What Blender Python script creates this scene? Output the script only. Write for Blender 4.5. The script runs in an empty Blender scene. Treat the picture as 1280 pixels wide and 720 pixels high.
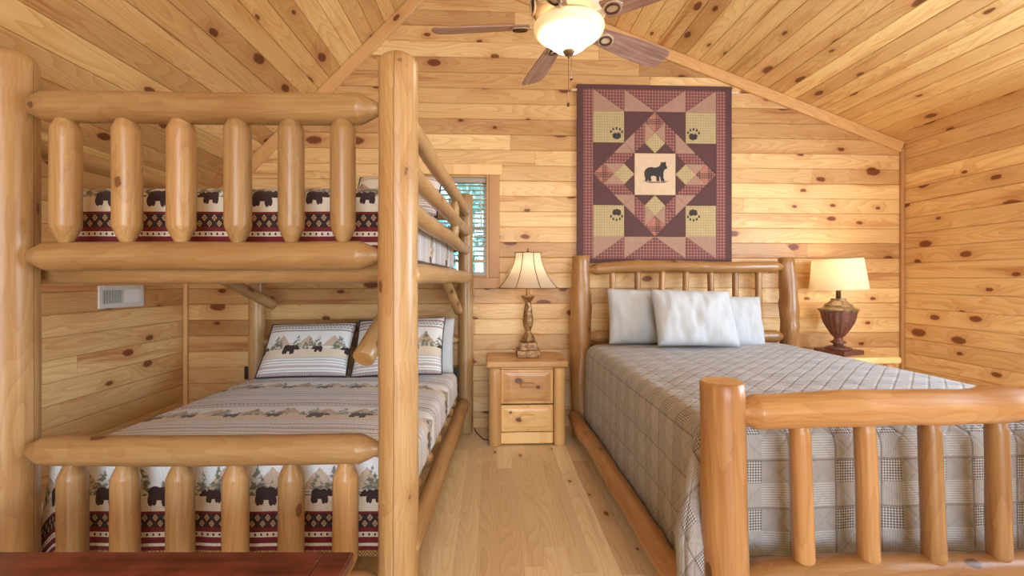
import bpy, bmesh, math, random
from mathutils import Vector, Matrix, noise as mnoise
import numpy as np

# ------------------------------------------------------------------ camera
SC = bpy.context.scene
COL = SC.collection
F, CX, HY, CAMH = 569.0, 640.0, 350.0, 1.25     # focal length in px, centre column, horizon row, eye height
YAW = math.radians(2.5)
cam_d = bpy.data.cameras.new('camera'); cam = bpy.data.objects.new('camera', cam_d); COL.objects.link(cam)
cam_d.sensor_width = 36.0; cam_d.lens = F / 1280 * 36
cam_d.shift_y = -10.0 / 1280
cam_d.clip_start = 0.05
cam.location = (0, 0, CAMH); cam.rotation_euler = (math.pi / 2, 0, -YAW)
SC.camera = cam

# ------------------------------------------------------------------ world, lights, exposure
SC.view_settings.view_transform = 'Standard'
SC.view_settings.look = 'None'
SC.view_settings.gamma = 1.0
SC.view_settings.use_curve_mapping = False
SC.view_settings.exposure = -0.60
world = bpy.data.worlds.new('world'); SC.world = world; world.use_nodes = True
wn = world.node_tree; wn.nodes.clear()
sky = wn.nodes.new('ShaderNodeTexSky'); sky.sky_type = 'NISHITA'; sky.sun_disc = False
sky.sun_elevation = math.radians(48); sky.sun_rotation = math.radians(200)
bg = wn.nodes.new('ShaderNodeBackground'); wo = wn.nodes.new('ShaderNodeOutputWorld')
bg.inputs[1].default_value = 1.3
wn.links.new(sky.outputs[0], bg.inputs[0]); wn.links.new(bg.outputs[0], wo.inputs[0])

def area(name, loc, target, sx, sy, power, col):
    d = bpy.data.lights.new(name, 'AREA'); d.shape = 'RECTANGLE'; d.size = sx; d.size_y = sy
    d.energy = power; d.color = col
    o = bpy.data.objects.new(name, d); COL.objects.link(o); o.location = loc
    o.rotation_euler = (Vector(target) - Vector(loc)).to_track_quat('-Z', 'Y').to_euler()
    return o
# daylight: a window in the right wall just out of frame, plus low and high openings behind the photographer, unseen and added for fill light
DAY = (0.64, 0.82, 1.0)
area('daylight_side_window', (3.72, 1.35, 1.55), (0, 1.35, 1.25), 1.7, 1.15, 185, DAY)
area('daylight_added_low', (0.9, -4.93, 1.15), (0.9, 3, 1.15), 3.7, 2.0, 200, DAY)
area('daylight_added_high', (0.2, -4.93, 2.85), (0.2, 3, 2.6), 2.2, 0.65, 90, DAY)

sd_ = bpy.data.lights.new('sun', 'SUN'); sd_.energy = 4.5; sd_.angle = 0.01; sd_.color = (1.0, 0.97, 0.9)
sun = bpy.data.objects.new('sun', sd_); COL.objects.link(sun); sun.rotation_euler = Vector((0.62, 0.0, -0.78)).to_track_quat('-Z', 'Y').to_euler()

# ------------------------------------------------------------------ coordinates
RGT = Vector((math.cos(YAW), -math.sin(YAW), 0)); FWD = Vector((math.sin(YAW), math.cos(YAW), 0))
def C(xc, zc, Z): 
    v = RGT * xc + FWD * zc; return Vector((v.x, v.y, Z))
def P(px, py, zc): return C((px - CX) / F * zc, zc, CAMH + (HY - py) / F * zc)
def ray(px, py): return RGT * ((px - CX) / F) + FWD + Vector((0, 0, (HY - py) / F))
def atY(px, py, Y):
    d = ray(px, py); d = d * (Y / d.y); return Vector((d.x, d.y, d.z + CAMH))
def atX(px, py, X):
    d = ray(px, py); d = d * (X / d.x); return Vector((d.x, d.y, d.z + CAMH))
def atZ(px, py, Z):
    d = ray(px, py); d = d * ((Z - CAMH) / d.z); return Vector((d.x, d.y, Z))

# ------------------------------------------------------------------ node expressions
class E:
    def __init__(s, m, k): s.m, s.k = m, k
    def _b(s, op, o, r=False): return s.m.math(op, *((o, s) if r else (s, o)))
    def __add__(s, o): return s._b('ADD', o)
    __radd__ = __add__
    def __sub__(s, o): return s._b('SUBTRACT', o)
    def __rsub__(s, o): return s._b('SUBTRACT', o, True)
    def __mul__(s, o): return s._b('MULTIPLY', o)
    __rmul__ = __mul__
    def __truediv__(s, o): return s._b('DIVIDE', o)
    def __lt__(s, o): return s._b('LESS_THAN', o)
    def __gt__(s, o): return s._b('GREATER_THAN', o)
    def mod(s, o): return s._b('FLOORED_MODULO', o)
    def abs(s): return s.m.math('ABSOLUTE', s)
    def floor(s): return s.m.math('FLOOR', s)
    def fract(s): return s.m.math('FRACT', s)
    def sin(s): return s.m.math('SINE', s)
    def exp(s): return s.m.math('EXPONENT', s)
    def max(s, o): return s._b('MAXIMUM', o)
    def min(s, o): return s._b('MINIMUM', o)
    def ss(s, a, b):
        n = s.m.new('ShaderNodeMapRange'); n.interpolation_type = 'SMOOTHSTEP'
        s.m.put(n.inputs[0], s); n.inputs[1].default_value = a; n.inputs[2].default_value = b
        return E(s.m, n.outputs[0])
class Mat:
    def __init__(s, name, rough=0.5, **kw):
        s.mat = bpy.data.materials.new(name); s.mat.use_nodes = True
        s.nt = s.mat.node_tree
        s.bsdf = s.nt.nodes['Principled BSDF']; s.out = s.nt.nodes['Material Output']
        s.set(Roughness=rough, **kw)
    def new(s, t): return s.nt.nodes.new(t)
    def put(s, inp, v):
        if isinstance(v, E): s.nt.links.new(v.k, inp)
        elif hasattr(v, 'is_output'): s.nt.links.new(v, inp)
        elif v is not None:
            if isinstance(v, tuple) and len(v) == 3 and inp.type == 'RGBA': v = (*v, 1)
            inp.default_value = v
    def set(s, **kw):
        for k, v in kw.items(): s.put(s.bsdf.inputs[k.replace('_', ' ')], v)
        return s
    def math(s, op, a, b=None):
        n = s.new('ShaderNodeMath'); n.operation = op; s.put(n.inputs[0], a)
        if b is not None: s.put(n.inputs[1], b)
        return E(s, n.outputs[0])
    def sep(s, sock):
        n = s.new('ShaderNodeSeparateXYZ'); s.put(n.inputs[0], sock); return [E(s, o) for o in n.outputs]
    def vec(s, x, y, z=0.0):
        n = s.new('ShaderNodeCombineXYZ')
        for i, v in enumerate((x, y, z)): s.put(n.inputs[i], v)
        return E(s, n.outputs[0])
    def obj(s): return s.sep(s.new('ShaderNodeTexCoord').outputs['Object'])
    def uv(s): return s.sep(s.new('ShaderNodeTexCoord').outputs['UV'])[:2]
    def ocol(s):
        n = s.new('ShaderNodeObjectInfo'); q = s.new('ShaderNodeSeparateColor'); s.put(q.inputs[0], n.outputs['Color'])
        return [E(s, o) for o in q.outputs]
    def noise(s, v, scale=1.0, detail=2.0, rough=0.5, dist=0.0):
        n = s.new('ShaderNodeTexNoise'); s.put(n.inputs['Vector'], v); n.inputs['Scale'].default_value = scale
        n.inputs['Detail'].default_value = detail; n.inputs['Roughness'].default_value = rough; n.inputs['Distortion'].default_value = dist
        return E(s, n.outputs[0])
    def voro(s, v, scale=1.0, rnd=1.0, dim='2D'):
        n = s.new('ShaderNodeTexVoronoi'); n.voronoi_dimensions = dim; s.put(n.inputs['Vector'], v)
        n.inputs['Scale'].default_value = scale; n.inputs['Randomness'].default_value = rnd
        q = s.new('ShaderNodeSeparateColor'); s.put(q.inputs[0], n.outputs['Color'])
        return E(s, n.outputs['Distance']), E(s, q.outputs[0]), E(s, q.outputs[1])
    def mix(s, a, b, f):
        n = s.new('ShaderNodeMix'); n.data_type = 'RGBA'
        s.put(n.inputs[0], f); s.put(n.inputs[6], a); s.put(n.inputs[7], b); return E(s, n.outputs[2])
    def mul(s, c, f):
        n = s.new('ShaderNodeMix'); n.data_type = 'RGBA'; n.blend_type = 'MULTIPLY'; n.inputs[0].default_value = 1
        q = s.new('ShaderNodeCombineColor')
        for i in range(3): s.put(q.inputs[i], f if not isinstance(f, (list, tuple)) else f[i])
        s.put(n.inputs[6], c); s.put(n.inputs[7], q.outputs[0]); return E(s, n.outputs[2])
    def bump(s, h, strength=0.3, dist=0.01):
        n = s.new('ShaderNodeBump'); n.inputs['Strength'].default_value = strength; n.inputs['Distance'].default_value = dist
        s.put(n.inputs['Height'], h); s.put(s.bsdf.inputs['Normal'], n.outputs[0]); return s
def lin(r, g, b):
    f = lambda c: c / 12.92 if c <= 0.04045 else ((c + 0.055) / 1.055) ** 2.4
    return tuple(f(v / 255) for v in (r, g, b))

# ------------------------------------------------------------------ materials
def pine(name, light, mid, dark, knot, rough=0.42, kden=0.6, gain=0.5, ksx=2.4, ksy=4.6):
    m = Mat(name, rough)
    x, y, z = m.obj(); tone, seed, hue = m.ocol()
    sx = x + seed * 91.7; sy = y + seed * 53.3
    wob = m.noise(m.vec(sx * 1.3, sy * 4.0), 1.0, 2.0)
    d, r1, r2 = m.voro(m.vec(sx * ksx, sy * ksy))
    d = d + (m.noise(m.vec(sx * 30, sy * 30), 1.0, 1.0) - 0.5) * 0.05
    has = r1 < kden
    size = r2 * r2 * 0.11 + 0.055
    kd = d / size
    halo = (kd * -0.55).exp() * has
    fig = m.noise(m.vec(sx * 0.75, sy * 6.5 + halo * 0.35), 1.0, 1.0)
    g = sy * 16.0 + fig * 17.0 + wob * 2.0 + halo * 4.0
    ring = (g.fract() * -1.0 + 1.0); ring = ring * ring
    fine = m.noise(m.vec(sx * 5.0, sy * 190.0), 1.0, 2.0)
    streak = m.noise(m.vec(sx * 0.55, sy * 11.0 + halo * 0.5), 1.0, 3.0, 0.6)
    c = m.mix(light, mid, ((streak - 0.5) * 1.5 * gain + (ring * 0.75 + fine * 0.35) * gain * 1.3 + 0.15).min(1.0).max(0.0))
    heart = streak.ss(0.56, 0.68) * hue
    c = m.mix(c, dark, heart * 0.75)
    c = m.mix(c, dark, halo * 0.75)
    kcore = (1.15 - kd).ss(0.0, 0.35) * has
    c = m.mix(c, knot, kcore * 0.88)
    tf = tone * 0.66 + 0.64
    c = m.mul(c, [tf, tf * (tf * 0.42 + 0.57), tf * (tf * 0.66 + 0.31)])
    m.set(Base_Color=c, Specular_IOR_Level=0.4)
    m.bump(fine * 0.4 + ring * 0.3 + kcore, 0.12, 0.002)
    return m.mat
M_WALL = pine('pine_wall', lin(242, 208, 154), lin(214, 160, 98), lin(180, 106, 56), lin(116, 56, 30), kden=.6)
M_CEIL = pine('pine_ceiling', lin(244, 210, 150), lin(216, 162, 96), lin(184, 110, 54), lin(112, 60, 36), kden=.52)
M_TRIM = pine('pine_trim', lin(236, 192, 134), lin(216, 160, 102), lin(184, 116, 62), lin(110, 58, 30), kden=0.2)
M_CAB = pine('pine_cabinet', lin(244, 202, 140), lin(228, 172, 104), lin(188, 112, 52), lin(110, 46, 26), rough=0.3, ksx=5, ksy=7)
M_FLOOR = pine('oak_laminate', lin(250, 228, 190), lin(230, 198, 150), lin(200, 156, 108), lin(150, 104, 64), rough=0.26, kden=0.12, gain=0.5, ksx=5, ksy=9)
def logwood(name, light, mid, dark, knot, rough=0.33, crack=None):
    m = Mat(name, rough)
    x, y, z = m.obj(); tone, seed, hue = m.ocol()
    zz = z + seed * 40
    xx, yy = x + seed * 3, y
    d, r1, r2 = m.voro(m.vec(xx * 9.0, yy * 9.0, zz * 5.0), 1.0, 1.0, '3D')
    d = d + (m.noise(m.vec(xx * 60, yy * 60, zz * 60), 1.0, 1.0) - 0.5) * 0.08
    has = r1 < 0.5
    kd = d / (r2 * 0.07 + 0.07)
    halo = (kd * -0.5).exp() * has
    st = m.noise(m.vec(xx * 26, yy * 26, zz * 0.9 + halo), 1.0, 3.0, 0.6)
    fig = m.noise(m.vec(xx * 7, yy * 7, zz * 0.8 + halo * 0.4), 1.0, 1.0)
    ring = ((fig * 15.0 + halo * 3.0).fract() * -1.0 + 1.0); ring = ring * ring
    fine = m.noise(m.vec(xx * 170, yy * 170, zz * 4), 1.0, 2.0)
    c = m.mix(light, mid, (st.ss(0.32, 0.68) * 0.6 + ring * 0.45 + (fine - 0.5) * 1.1).max(0.0).min(1.0))
    patch = m.noise(m.vec(xx * 6, yy * 6, zz * 1.4), 1.0, 3.0).ss(0.5, 0.72)
    c = m.mix(c, dark, patch * (hue * 0.4 + 0.1))
    c = m.mix(c, dark, halo * 0.7)
    kc = (1.1 - kd).ss(0.0, 0.3) * has
    rim = (kd - 0.95).abs() < 0.16
    c = m.mix(c, knot, kc * 0.75)
    c = m.mix(c, knot, rim * has * 0.5)
    if crack is not None:
        sn, cs = math.sin(crack), math.cos(crack)
        off = x * sn - y * cs + (m.noise(m.vec(0.0, 0.0, z * 4.0), 1.0, 2.0) - 0.5) * 0.012
        c = m.mix(c, knot, (off.abs() < 0.0016) * ((x * cs + y * sn) > 0.0) * 0.75)
    tf = tone * 0.4 + 0.66
    c = m.mul(c, tf)
    m.set(Base_Color=c, Coat_Weight=0.08, Coat_Roughness=0.25)
    m.bump(st * 0.6 + fine * 0.35 + kc * 0.1, 0.16, 0.004)
    return m.mat
LG = (lin(210, 172, 120), lin(186, 140, 88), lin(162, 108, 62), lin(104, 62, 36))
M_LOG = logwood('peeled_log', *LG)
M_LOGA = logwood('peeled_log_split_side', *LG, crack=math.radians(4))
M_LOGB = logwood('peeled_log_split_front', *LG, crack=math.radians(-92))
M_LOGQ = logwood('peeled_log_honey', lin(192, 144, 90), lin(166, 112, 62), lin(140, 84, 42), lin(84, 46, 28))
M_LOGEND = logwood('log_end', lin(224, 178, 112), lin(206, 152, 90), lin(180, 122, 68), lin(120, 74, 40), 0.4)

def plain(name, col, rough=0.5, **kw):
    m = Mat(name, rough, Base_Color=col, **kw)
    x, y, z = m.obj()
    n = m.noise(m.vec(x, y, z), 60.0, 2.0)
    m.set(Base_Color=m.mul(col, n * 0.16 + 0.92))
    return m.mat
def cloth_mat(name, col, amp=0.12):
    m = Mat(name, 0.85, Sheen_Weight=0.15)
    x, y, z = m.obj()
    w1 = m.noise(m.vec(x, y, z), 6.0, 3.0); w2 = m.noise(m.vec(x, y, z), 300.0, 1.0)
    m.set(Base_Color=m.mul(col, w2 * amp + (1 - amp * 0.5)))
    m.bump(w1 * 1.0 + w2 * 0.03, 0.25, 0.02)
    return m.mat
M_WHITE = cloth_mat('white_cotton', lin(196, 198, 201), 0.04)
M_MATT = cloth_mat('mattress_ticking', lin(214, 196, 166))
M_BLACK = plain('black_plastic', lin(24, 22, 22), 0.4)
M_VENT = plain('white_painted_metal', lin(232, 234, 236), 0.4)
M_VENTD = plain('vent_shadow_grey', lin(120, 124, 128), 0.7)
M_BRONZE = plain('antique_bronze', lin(120, 92, 66), 0.38, Metallic=0.5)
M_FANIV = plain('antique_ivory', lin(226, 204, 178), 0.4)
M_FANDK = plain('dark_bronze', lin(84, 56, 40), 0.45, Metallic=0.3)
M_DOWEL = plain('pale_dowel', lin(236, 214, 176), 0.5)
M_SEAM = plain('shade_braid', lin(120, 88, 54), 0.7)
M_CORD = plain('brown_cord', lin(96, 62, 36), 0.6)
M_VINYL = plain('window_vinyl', lin(196, 190, 184), 0.4)
M_GRASS = plain('grass', lin(70, 110, 60), 0.9)
def leaf_mat():
    m = Mat('leaf', 0.6); x, y, z = m.obj()
    n = m.noise(m.vec(x, y, z), 3.0, 3.0)
    m.set(Base_Color=m.mix(lin(70, 170, 160), lin(180, 228, 216), n.ss(0.3, 0.7)))
    return m.mat
M_LEAF = leaf_mat()
M_BARK = plain('bark', lin(90, 74, 60), 0.9)
def glass_mat():
    m = Mat('window_glass', 0.0)
    t = m.new('ShaderNodeBsdfTransparent'); g = m.new('ShaderNodeBsdfGlossy'); g.inputs['Roughness'].default_value = 0.02
    mx = m.new('ShaderNodeMixShader'); mx.inputs[0].default_value = 0.06
    m.nt.links.new(t.outputs[0], mx.inputs[1]); m.nt.links.new(g.outputs[0], mx.inputs[2]); m.nt.links.new(mx.outputs[0], m.out.inputs[0])
    return m.mat
M_GLASS = glass_mat()
def shade_mat(name, col, tr=0.6):
    m = Mat(name, 0.8, Base_Color=col)
    x, y, z = m.obj(); n = m.noise(m.vec(x, y, z), 160.0, 1.0)
    c = m.mul(col, n * 0.14 + 0.93)
    m.set(Base_Color=c)
    t = m.new('ShaderNodeBsdfTranslucent'); m.put(t.inputs[0], c)
    mx = m.new('ShaderNodeMixShader'); mx.inputs[0].default_value = tr
    m.nt.links.new(m.bsdf.outputs[0], mx.inputs[1]); m.nt.links.new(t.outputs[0], mx.inputs[2]); m.nt.links.new(mx.outputs[0], m.out.inputs[0])
    return m.mat
M_SHADE1 = shade_mat('silk_shade', lin(240, 226, 204)); M_SHADE2 = shade_mat('linen_shade', lin(240, 224, 190), .38)
def glow_mat(name, col, s):
    m = Mat(name, 0.3, Base_Color=col, Emission_Color=col, Emission_Strength=s); x, y, z = m.obj()
    n = m.noise(m.vec(x, y, z), 8.0, 2.0)
    m.set(Emission_Color=m.mul(col, n * 0.2 + 0.9)); return m.mat
def bowl_mat():
    # frosted bowl: the bulbs inside light its middle most, the flared rim least
    m = Mat('lit_frosted_glass', 0.25, Base_Color=lin(250, 236, 208)); x, y, z = m.obj()
    n = m.noise(m.vec(x, y, z), 9.0, 2.0)
    rr = m.math('SQRT', x * x + y * y)
    core = (0.158 - rr).ss(0.0, 0.095)
    m.set(Emission_Color=m.mix(lin(250, 214, 150), lin(255, 246, 230), core), Emission_Strength=(core * 30.0 + 0.7) * (n * 0.3 + 0.85))
    return m.mat
M_BOWL = bowl_mat()
def bench_mat():
    m = Mat('dark_red_stain', 0.32); x, y, z = m.obj(); tone, seed, hue = m.ocol()
    s = m.noise(m.vec(x * 3 + seed * 9, y * 40, z * 40), 1.0, 3.0); b = m.noise(m.vec(x * 9 + seed, y * 9, z), 1.0, 3.0)
    c = m.mix(lin(74, 32, 24), lin(140, 70, 54), (s * 0.7 + b * 0.6 - 0.15).ss(0.2, 0.8))
    sc = m.noise(m.vec(x * 14, y * 120, z), 1.0, 2.0).ss(0.72, 0.76)
    m.set(Base_Color=m.mix(c, lin(200, 160, 140), sc * 0.5)); m.bump(s, 0.1, 0.003); return m.mat
M_BENCH = bench_mat()
def blade_mat():
    m = Mat('walnut_blade', 0.4); x, y, z = m.obj(); tone, seed, hue = m.ocol()
    s = m.noise(m.vec(x * 4, y * 60 + seed * 9), 1.0, 3.0)
    m.set(Base_Color=m.mix(lin(146, 108, 96), lin(190, 152, 134), s.ss(0.3, 0.7))); return m.mat
M_BLADE = blade_mat()
def lampbody_mat(name, a, b):
    m = Mat(name, 0.35, Metallic=0.25); x, y, z = m.obj()
    n = m.noise(m.vec(x, y, z), 30.0, 3.0, 0.6, 1.5)
    m.set(Base_Color=m.mix(a, b, n.ss(0.4, 0.65))); m.bump(n, 0.5, 0.01); return m.mat
M_LAMP1 = lampbody_mat('antiqued_gold_resin', lin(116, 76, 42), lin(190, 146, 92))
M_LAMP2 = lampbody_mat('reddish_brown_resin', lin(112, 70, 58), lin(136, 90, 74))
M_LAMP2G = lampbody_mat('tarnished_gold', lin(120, 96, 66), lin(160, 132, 92))
# patchwork fabrics
def fabric(name, base, line, sp=0.0, lw=0.18, amp=0.25, line2=None, sp2=0.1):
    m = Mat(name, 0.9, Sheen_Weight=0.1); x, y, z = m.obj()
    n = m.noise(m.vec(x, y, z), 220.0, 1.0); q = m.noise(m.vec(x, y, z), 26.0, 2.0)
    c = base
    if line2:
        c = m.mix(c, line2, ((x / sp2).fract() < 0.42) * 0.55); c = m.mix(c, line2, ((y / sp2 + 0.3).fract() < 0.42) * 0.55)
    if sp:
        lx = (x / sp).fract() < lw; ly = (y / sp).fract() < lw
        c = m.mix(c, line, (lx + ly) * 0.42)
    c = m.mul(c, n * amp + q * 0.2 + 0.9 - amp * 0.5)
    m.set(Base_Color=c); m.bump(q + n * 0.3, 0.35, 0.012); return m.mat
F_DARK = fabric('aubergine_homespun', lin(86, 56, 58), lin(120, 86, 84), 0.006, 0.3)
F_RED = fabric('red_plaid_cotton', lin(124, 70, 70), lin(196, 152, 138), 0.026, 0.26)
F_TAN = fabric('rose_tan_tweed', lin(166, 126, 108), lin(196, 164, 144), 0.005, 0.4, 0.4)
F_KHAKI = fabric('khaki_check_cotton', lin(196, 176, 132), lin(136, 112, 76), 0.022, 0.18)
F_BLOCK = fabric('black_rose_buffalo_plaid', lin(180, 116, 100), lin(206, 150, 130), 0.02, 0.2, 0.25, lin(40, 34, 44), 0.115)
F_CREAM = fabric('oatmeal_muslin', lin(222, 192, 160), lin(236, 212, 184), 0.006, 0.3)
F_INK = fabric('print_ink_charcoal', lin(44, 38, 38), lin(100, 92, 90), 0.006, 0.3, 0.5)

# bear-lodge stripe quilt: u across, v along (metres)
def lodge():
    m = Mat('lodge_stripe_print', 0.88, Sheen_Weight=0.2)
    u, v = m.uv(); T = 0.60
    w = v.mod(T); row = (v / T).floor()
    cream, tan = lin(232, 216, 194), lin(196, 160, 116)
    red, dk, wht, grn, bear, gold = lin(122, 32, 38), lin(58, 34, 34), lin(244, 244, 244), lin(112, 116, 98), lin(64, 42, 42), lin(204, 162, 96)
    wob = m.noise(m.vec(u, v), 45.0, 2.0)
    col = m.mix(wht, cream, (0.30 - w).ss(0.0, 0.05))          # snow above, cream ground below
    def cellx(p, off=0.0): return ((u + off) / p).fract() - 0.5
    # mountains and trees
    mh = (cellx(0.19, 0.03).abs() * -0.22 + 0.378) + (wob - 0.5) * 0.02
    col = m.mix(col, lin(208, 180, 152), (w < mh) * (w > 0.285) * 0.9)
    for per, off, top, wd in ((0.155, 0.02, 0.385, 0.42), (0.23, 0.11, 0.36, 0.5), (0.11, 0.06, 0.325, 0.55)):
        tx = cellx(per, off) * per
        saw = ((w * 62.0).fract() * -0.5 + 1.15)
        tr = (tx.abs() < ((top - w) * wd * saw)) * (w > 0.262)
        col = m.mix(col, grn, tr * (wob.ss(0.42, 0.56) * 0.8 + 0.1))
    # bears
    pb = 0.215
    ci = (u / pb).floor(); rnd = ((ci * 12.9898 + row * 4.7).sin() * 437.58).fract()
    sc = rnd * 0.45 + 0.6
    flip = (rnd > 0.35) * 2.0 - 1.0
    bx = ((u / pb).fract() - 0.5) * pb * flip / sc; by = (w - 0.262) / sc
    parts = [(0, .006, .042, .024), (-.018, .012, .026, .024), (.018, .014, .022, .02), (.05, .012, .019, .016), (.066, .004, .011, .009), (.046, .028, .007, .007),
             (-.034, -.016, .0125, .024), (-.020, -.022, .009, .016), (.018, -.018, .0105, .024), (.032, -.020, .009, .019)]
    dmin = None
    for (ex, ey, rx, ry) in parts:
        a = (bx - ex) / rx; b = (by - ey) / ry; d = a * a + b * b
        dmin = d if dmin is None else dmin.min(d)
    col = m.mix(col, bear, (dmin < 1.0) * (rnd > 0.12))
    # woven border, w in 0..0.2
    def band(c, a, b, c2): return m.mix(c, c2, (w > a) * (w < b))
    hem = v < 0.205
    scene = col
    col = band(col, -1.0, 0.2, red)
    col = band(col, 0.0, 0.045, gold)
    col = band(col, 0.062, 0.074, cream)
    col = band(col, 0.098, 0.118, cream)
    col = band(col, 0.136, 0.190, dk)
    def diamonds(lo, hi, p, off, th0, th1, inner=True):
        dd = (cellx(p, off).abs() * p * 1.25 + (w - (lo + hi) / 2).abs()) / ((hi - lo) / 2)
        inb = (w > lo) * (w < hi)
        return inb, dd
    inb, dd = diamonds(0.0, 0.045, 0.06, 0.0, 0, 0); col = m.mix(col, lin(120, 70, 40), inb * (((dd * 1.6).fract()) < 0.45))
    inb, dd = diamonds(0.099, 0.117, 0.024, 0.0, 0, 0); col = m.mix(col, dk, inb * (dd < 0.75))
    for lo, hi, off in ((0.137, 0.165, 0.0), (0.161, 0.189, 0.0205)):
        inb, dd = diamonds(lo, hi, 0.041, off, 0, 0)
        col = m.mix(col, lin(214, 176, 132), inb * (dd < 0.98) * (dd > 0.62)); col = m.mix(col, lin(214, 176, 132), inb * (dd < 0.3))
    # away from the hem the woven border gives way to fine burgundy stripes on white
    ply = m.mix(wht, lin(240, 240, 242), wob)
    for a, b, c2, k in ((0.004, 0.014, dk, .55), (0.030, 0.046, red, .7), (0.056, 0.060, dk, .8), (0.072, 0.094, lin(146, 84, 92), .85), (0.104, 0.108, dk, .8), (0.122, 0.138, red, .7), (0.150, 0.156, dk, .7), (0.170, 0.176, red, .8), (0.188, 0.2, lin(150, 132, 124), .7)):
        ply = m.mix(ply, c2, (w > a) * (w < b) * (k * 0.72))
    dots = ((u / 0.018).fract() < 0.5) * ((w / 0.016).fract() < 0.5)
    ply = m.mix(ply, wht, dots * 0.5)
    col = m.mix(col, ply, (w < 0.2) * (1.0 - hem))
    for a, b, c2 in ((0.415, 0.424, red), (0.438, 0.443, dk), (0.466, 0.482, lin(150, 92, 96)), (0.496, 0.502, red), (0.520, 0.527, dk), (0.545, 0.556, red), (0.578, 0.582, dk)):
        col = m.mix(col, c2, (w > a) * (w < b) * 0.8)
    zig = (cellx(0.024).abs() * 0.036 + 0.446 - w).abs() < 0.004
    col = m.mix(col, dk, zig * 0.7)
    col = m.mul(col, m.noise(m.vec(u, v), 260.0, 1.0) * 0.25 + 0.875)
    m.set(Base_Color=col)
    q = m.noise(m.vec(u, v), 22.0, 1.0)
    st = ((q * 9.0).fract() - 0.5).abs()
    m.bump(st.ss(0.0, 0.3) + wob * 0.3, 0.3, 0.008)
    return m.mat
M_LODGE = lodge()
def grey_quilt():
    m = Mat('taupe_patchwork_quilt', 0.85, Sheen_Weight=0.25)
    u, v = m.uv(); p = 0.168
    cu, cv = (u / p).fract(), (v / p).fract()
    taupe, cream, brown = lin(152, 146, 142), lin(206, 206, 206), lin(100, 82, 76)
    n = m.noise(m.vec(u, v), 320.0, 1.0); q = m.noise(m.vec(u, v), 5.0, 2.0)
    left, up = cu < 0.44, cv > 0.54
    k = 0.0095
    ck = (((u / k).fract() < 0.55) + ((v / k).fract() < 0.55)) * 0.5
    ging = left * up
    st = ((v / 0.0085).fract() < 0.5)
    stripe = (1.0 - left) * (1.0 - up)
    st2 = ((u / 0.0085).fract() < 0.5)
    stripe2 = left * (1.0 - up)
    col = m.mix(taupe, lin(174, 168, 164), n * 0.7)
    col = m.mix(col, cream, stripe * st * 0.6)
    col = m.mix(col, m.mix(cream, lin(84, 68, 62), ck), ging)
    col = m.mix(col, cream, stripe2 * st2 * 0.22)
    seam = (cu < 0.045).max(cv < 0.045)
    col = m.mix(col, brown, seam * 0.6)
    col = m.mul(col, n * 0.2 + q * 0.12 + 0.84)
    m.set(Base_Color=col)
    dg = 0.084
    l1 = (((u + v) / dg).fract() - 0.5).abs(); l2 = (((u - v) / dg).fract() - 0.5).abs()
    pk = m.noise(m.vec(u * 30, v * 75), 1.0, 2.0)
    h = (0.5 - l1).ss(0.0, 0.16) * 0.5 + (0.5 - l2).ss(0.0, 0.16) * 0.5
    m.bump(h * 1.0 + pk * 0.55 + st * stripe * 0.15, 0.55, 0.012)
    return m.mat
M_GREYQ = grey_quilt()

# ------------------------------------------------------------------ object helpers
RND = random.Random(5)
def wm(o):
    return o.matrix_basis if o.parent is None else wm(o.parent) @ o.matrix_basis
def place(o, M, parent=None):
    if parent is not None:
        o.parent = parent; o.matrix_basis = wm(parent).inverted() @ M
    else: o.matrix_basis = M
    return o
def tag(o, label=None, cat=None, group=None, kind=None):
    for k, v in (('label', label), ('category', cat), ('group', group), ('kind', kind)):
        if v: o[k] = v
    return o
def rcol(o, tone=None, seed=None, hue=None):
    o.color = (RND.random() if tone is None else tone, RND.random() if seed is None else seed, RND.random() if hue is None else hue, 1)
    return o
def link_mesh(name, me, mat, parent=None, M=None):
    o = bpy.data.objects.new(name, me); COL.objects.link(o)
    if mat and not me.materials: me.materials.append(mat)
    place(o, M or Matrix(), parent); rcol(o); return o
def mesh(name, verts, faces, mat, parent=None, M=None, smooth=False, uv=None):
    me = bpy.data.meshes.new(name); me.from_pydata([tuple(v) for v in verts], [], faces)
    if smooth: me.polygons.foreach_set('use_smooth', [True] * len(me.polygons))
    if uv is not None:
        l = me.uv_layers.new(name='UVMap'); li = np.zeros(len(me.loops), dtype=np.int32); me.loops.foreach_get('vertex_index', li)
        l.data.foreach_set('uv', np.asarray(uv, dtype=np.float32)[li].ravel())
    me.update()
    return link_mesh(name, me, mat, parent, M)
def empty(name, loc, rz=0.0):
    o = bpy.data.objects.new(name, None); COL.objects.link(o); o.empty_display_size = 0.1
    o.matrix_basis = Matrix.Translation(Vector(loc)) @ Matrix.Rotation(rz, 4, 'Z'); return o
def axes(o, x, y, z):
    M = Matrix.Identity(4)
    for i, a in enumerate((Vector(x), Vector(y), Vector(z))):
        for j in range(3): M[j][i] = a[j]
    for j in range(3): M[j][3] = o[j]
    return M
def box(name, size, mat, parent=None, M=None, bevel=0.0, seg=1):
    bm = bmesh.new(); bmesh.ops.create_cube(bm, size=1.0)
    for v in bm.verts: v.co = Vector((v.co.x * size[0], v.co.y * size[1], v.co.z * size[2]))
    if bevel: bmesh.ops.bevel(bm, geom=bm.edges[:], offset=bevel, segments=seg, affect='EDGES', profile=0.5)
    me = bpy.data.meshes.new(name); bm.to_mesh(me); bm.free()
    return link_mesh(name, me, mat, parent, M)
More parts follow.
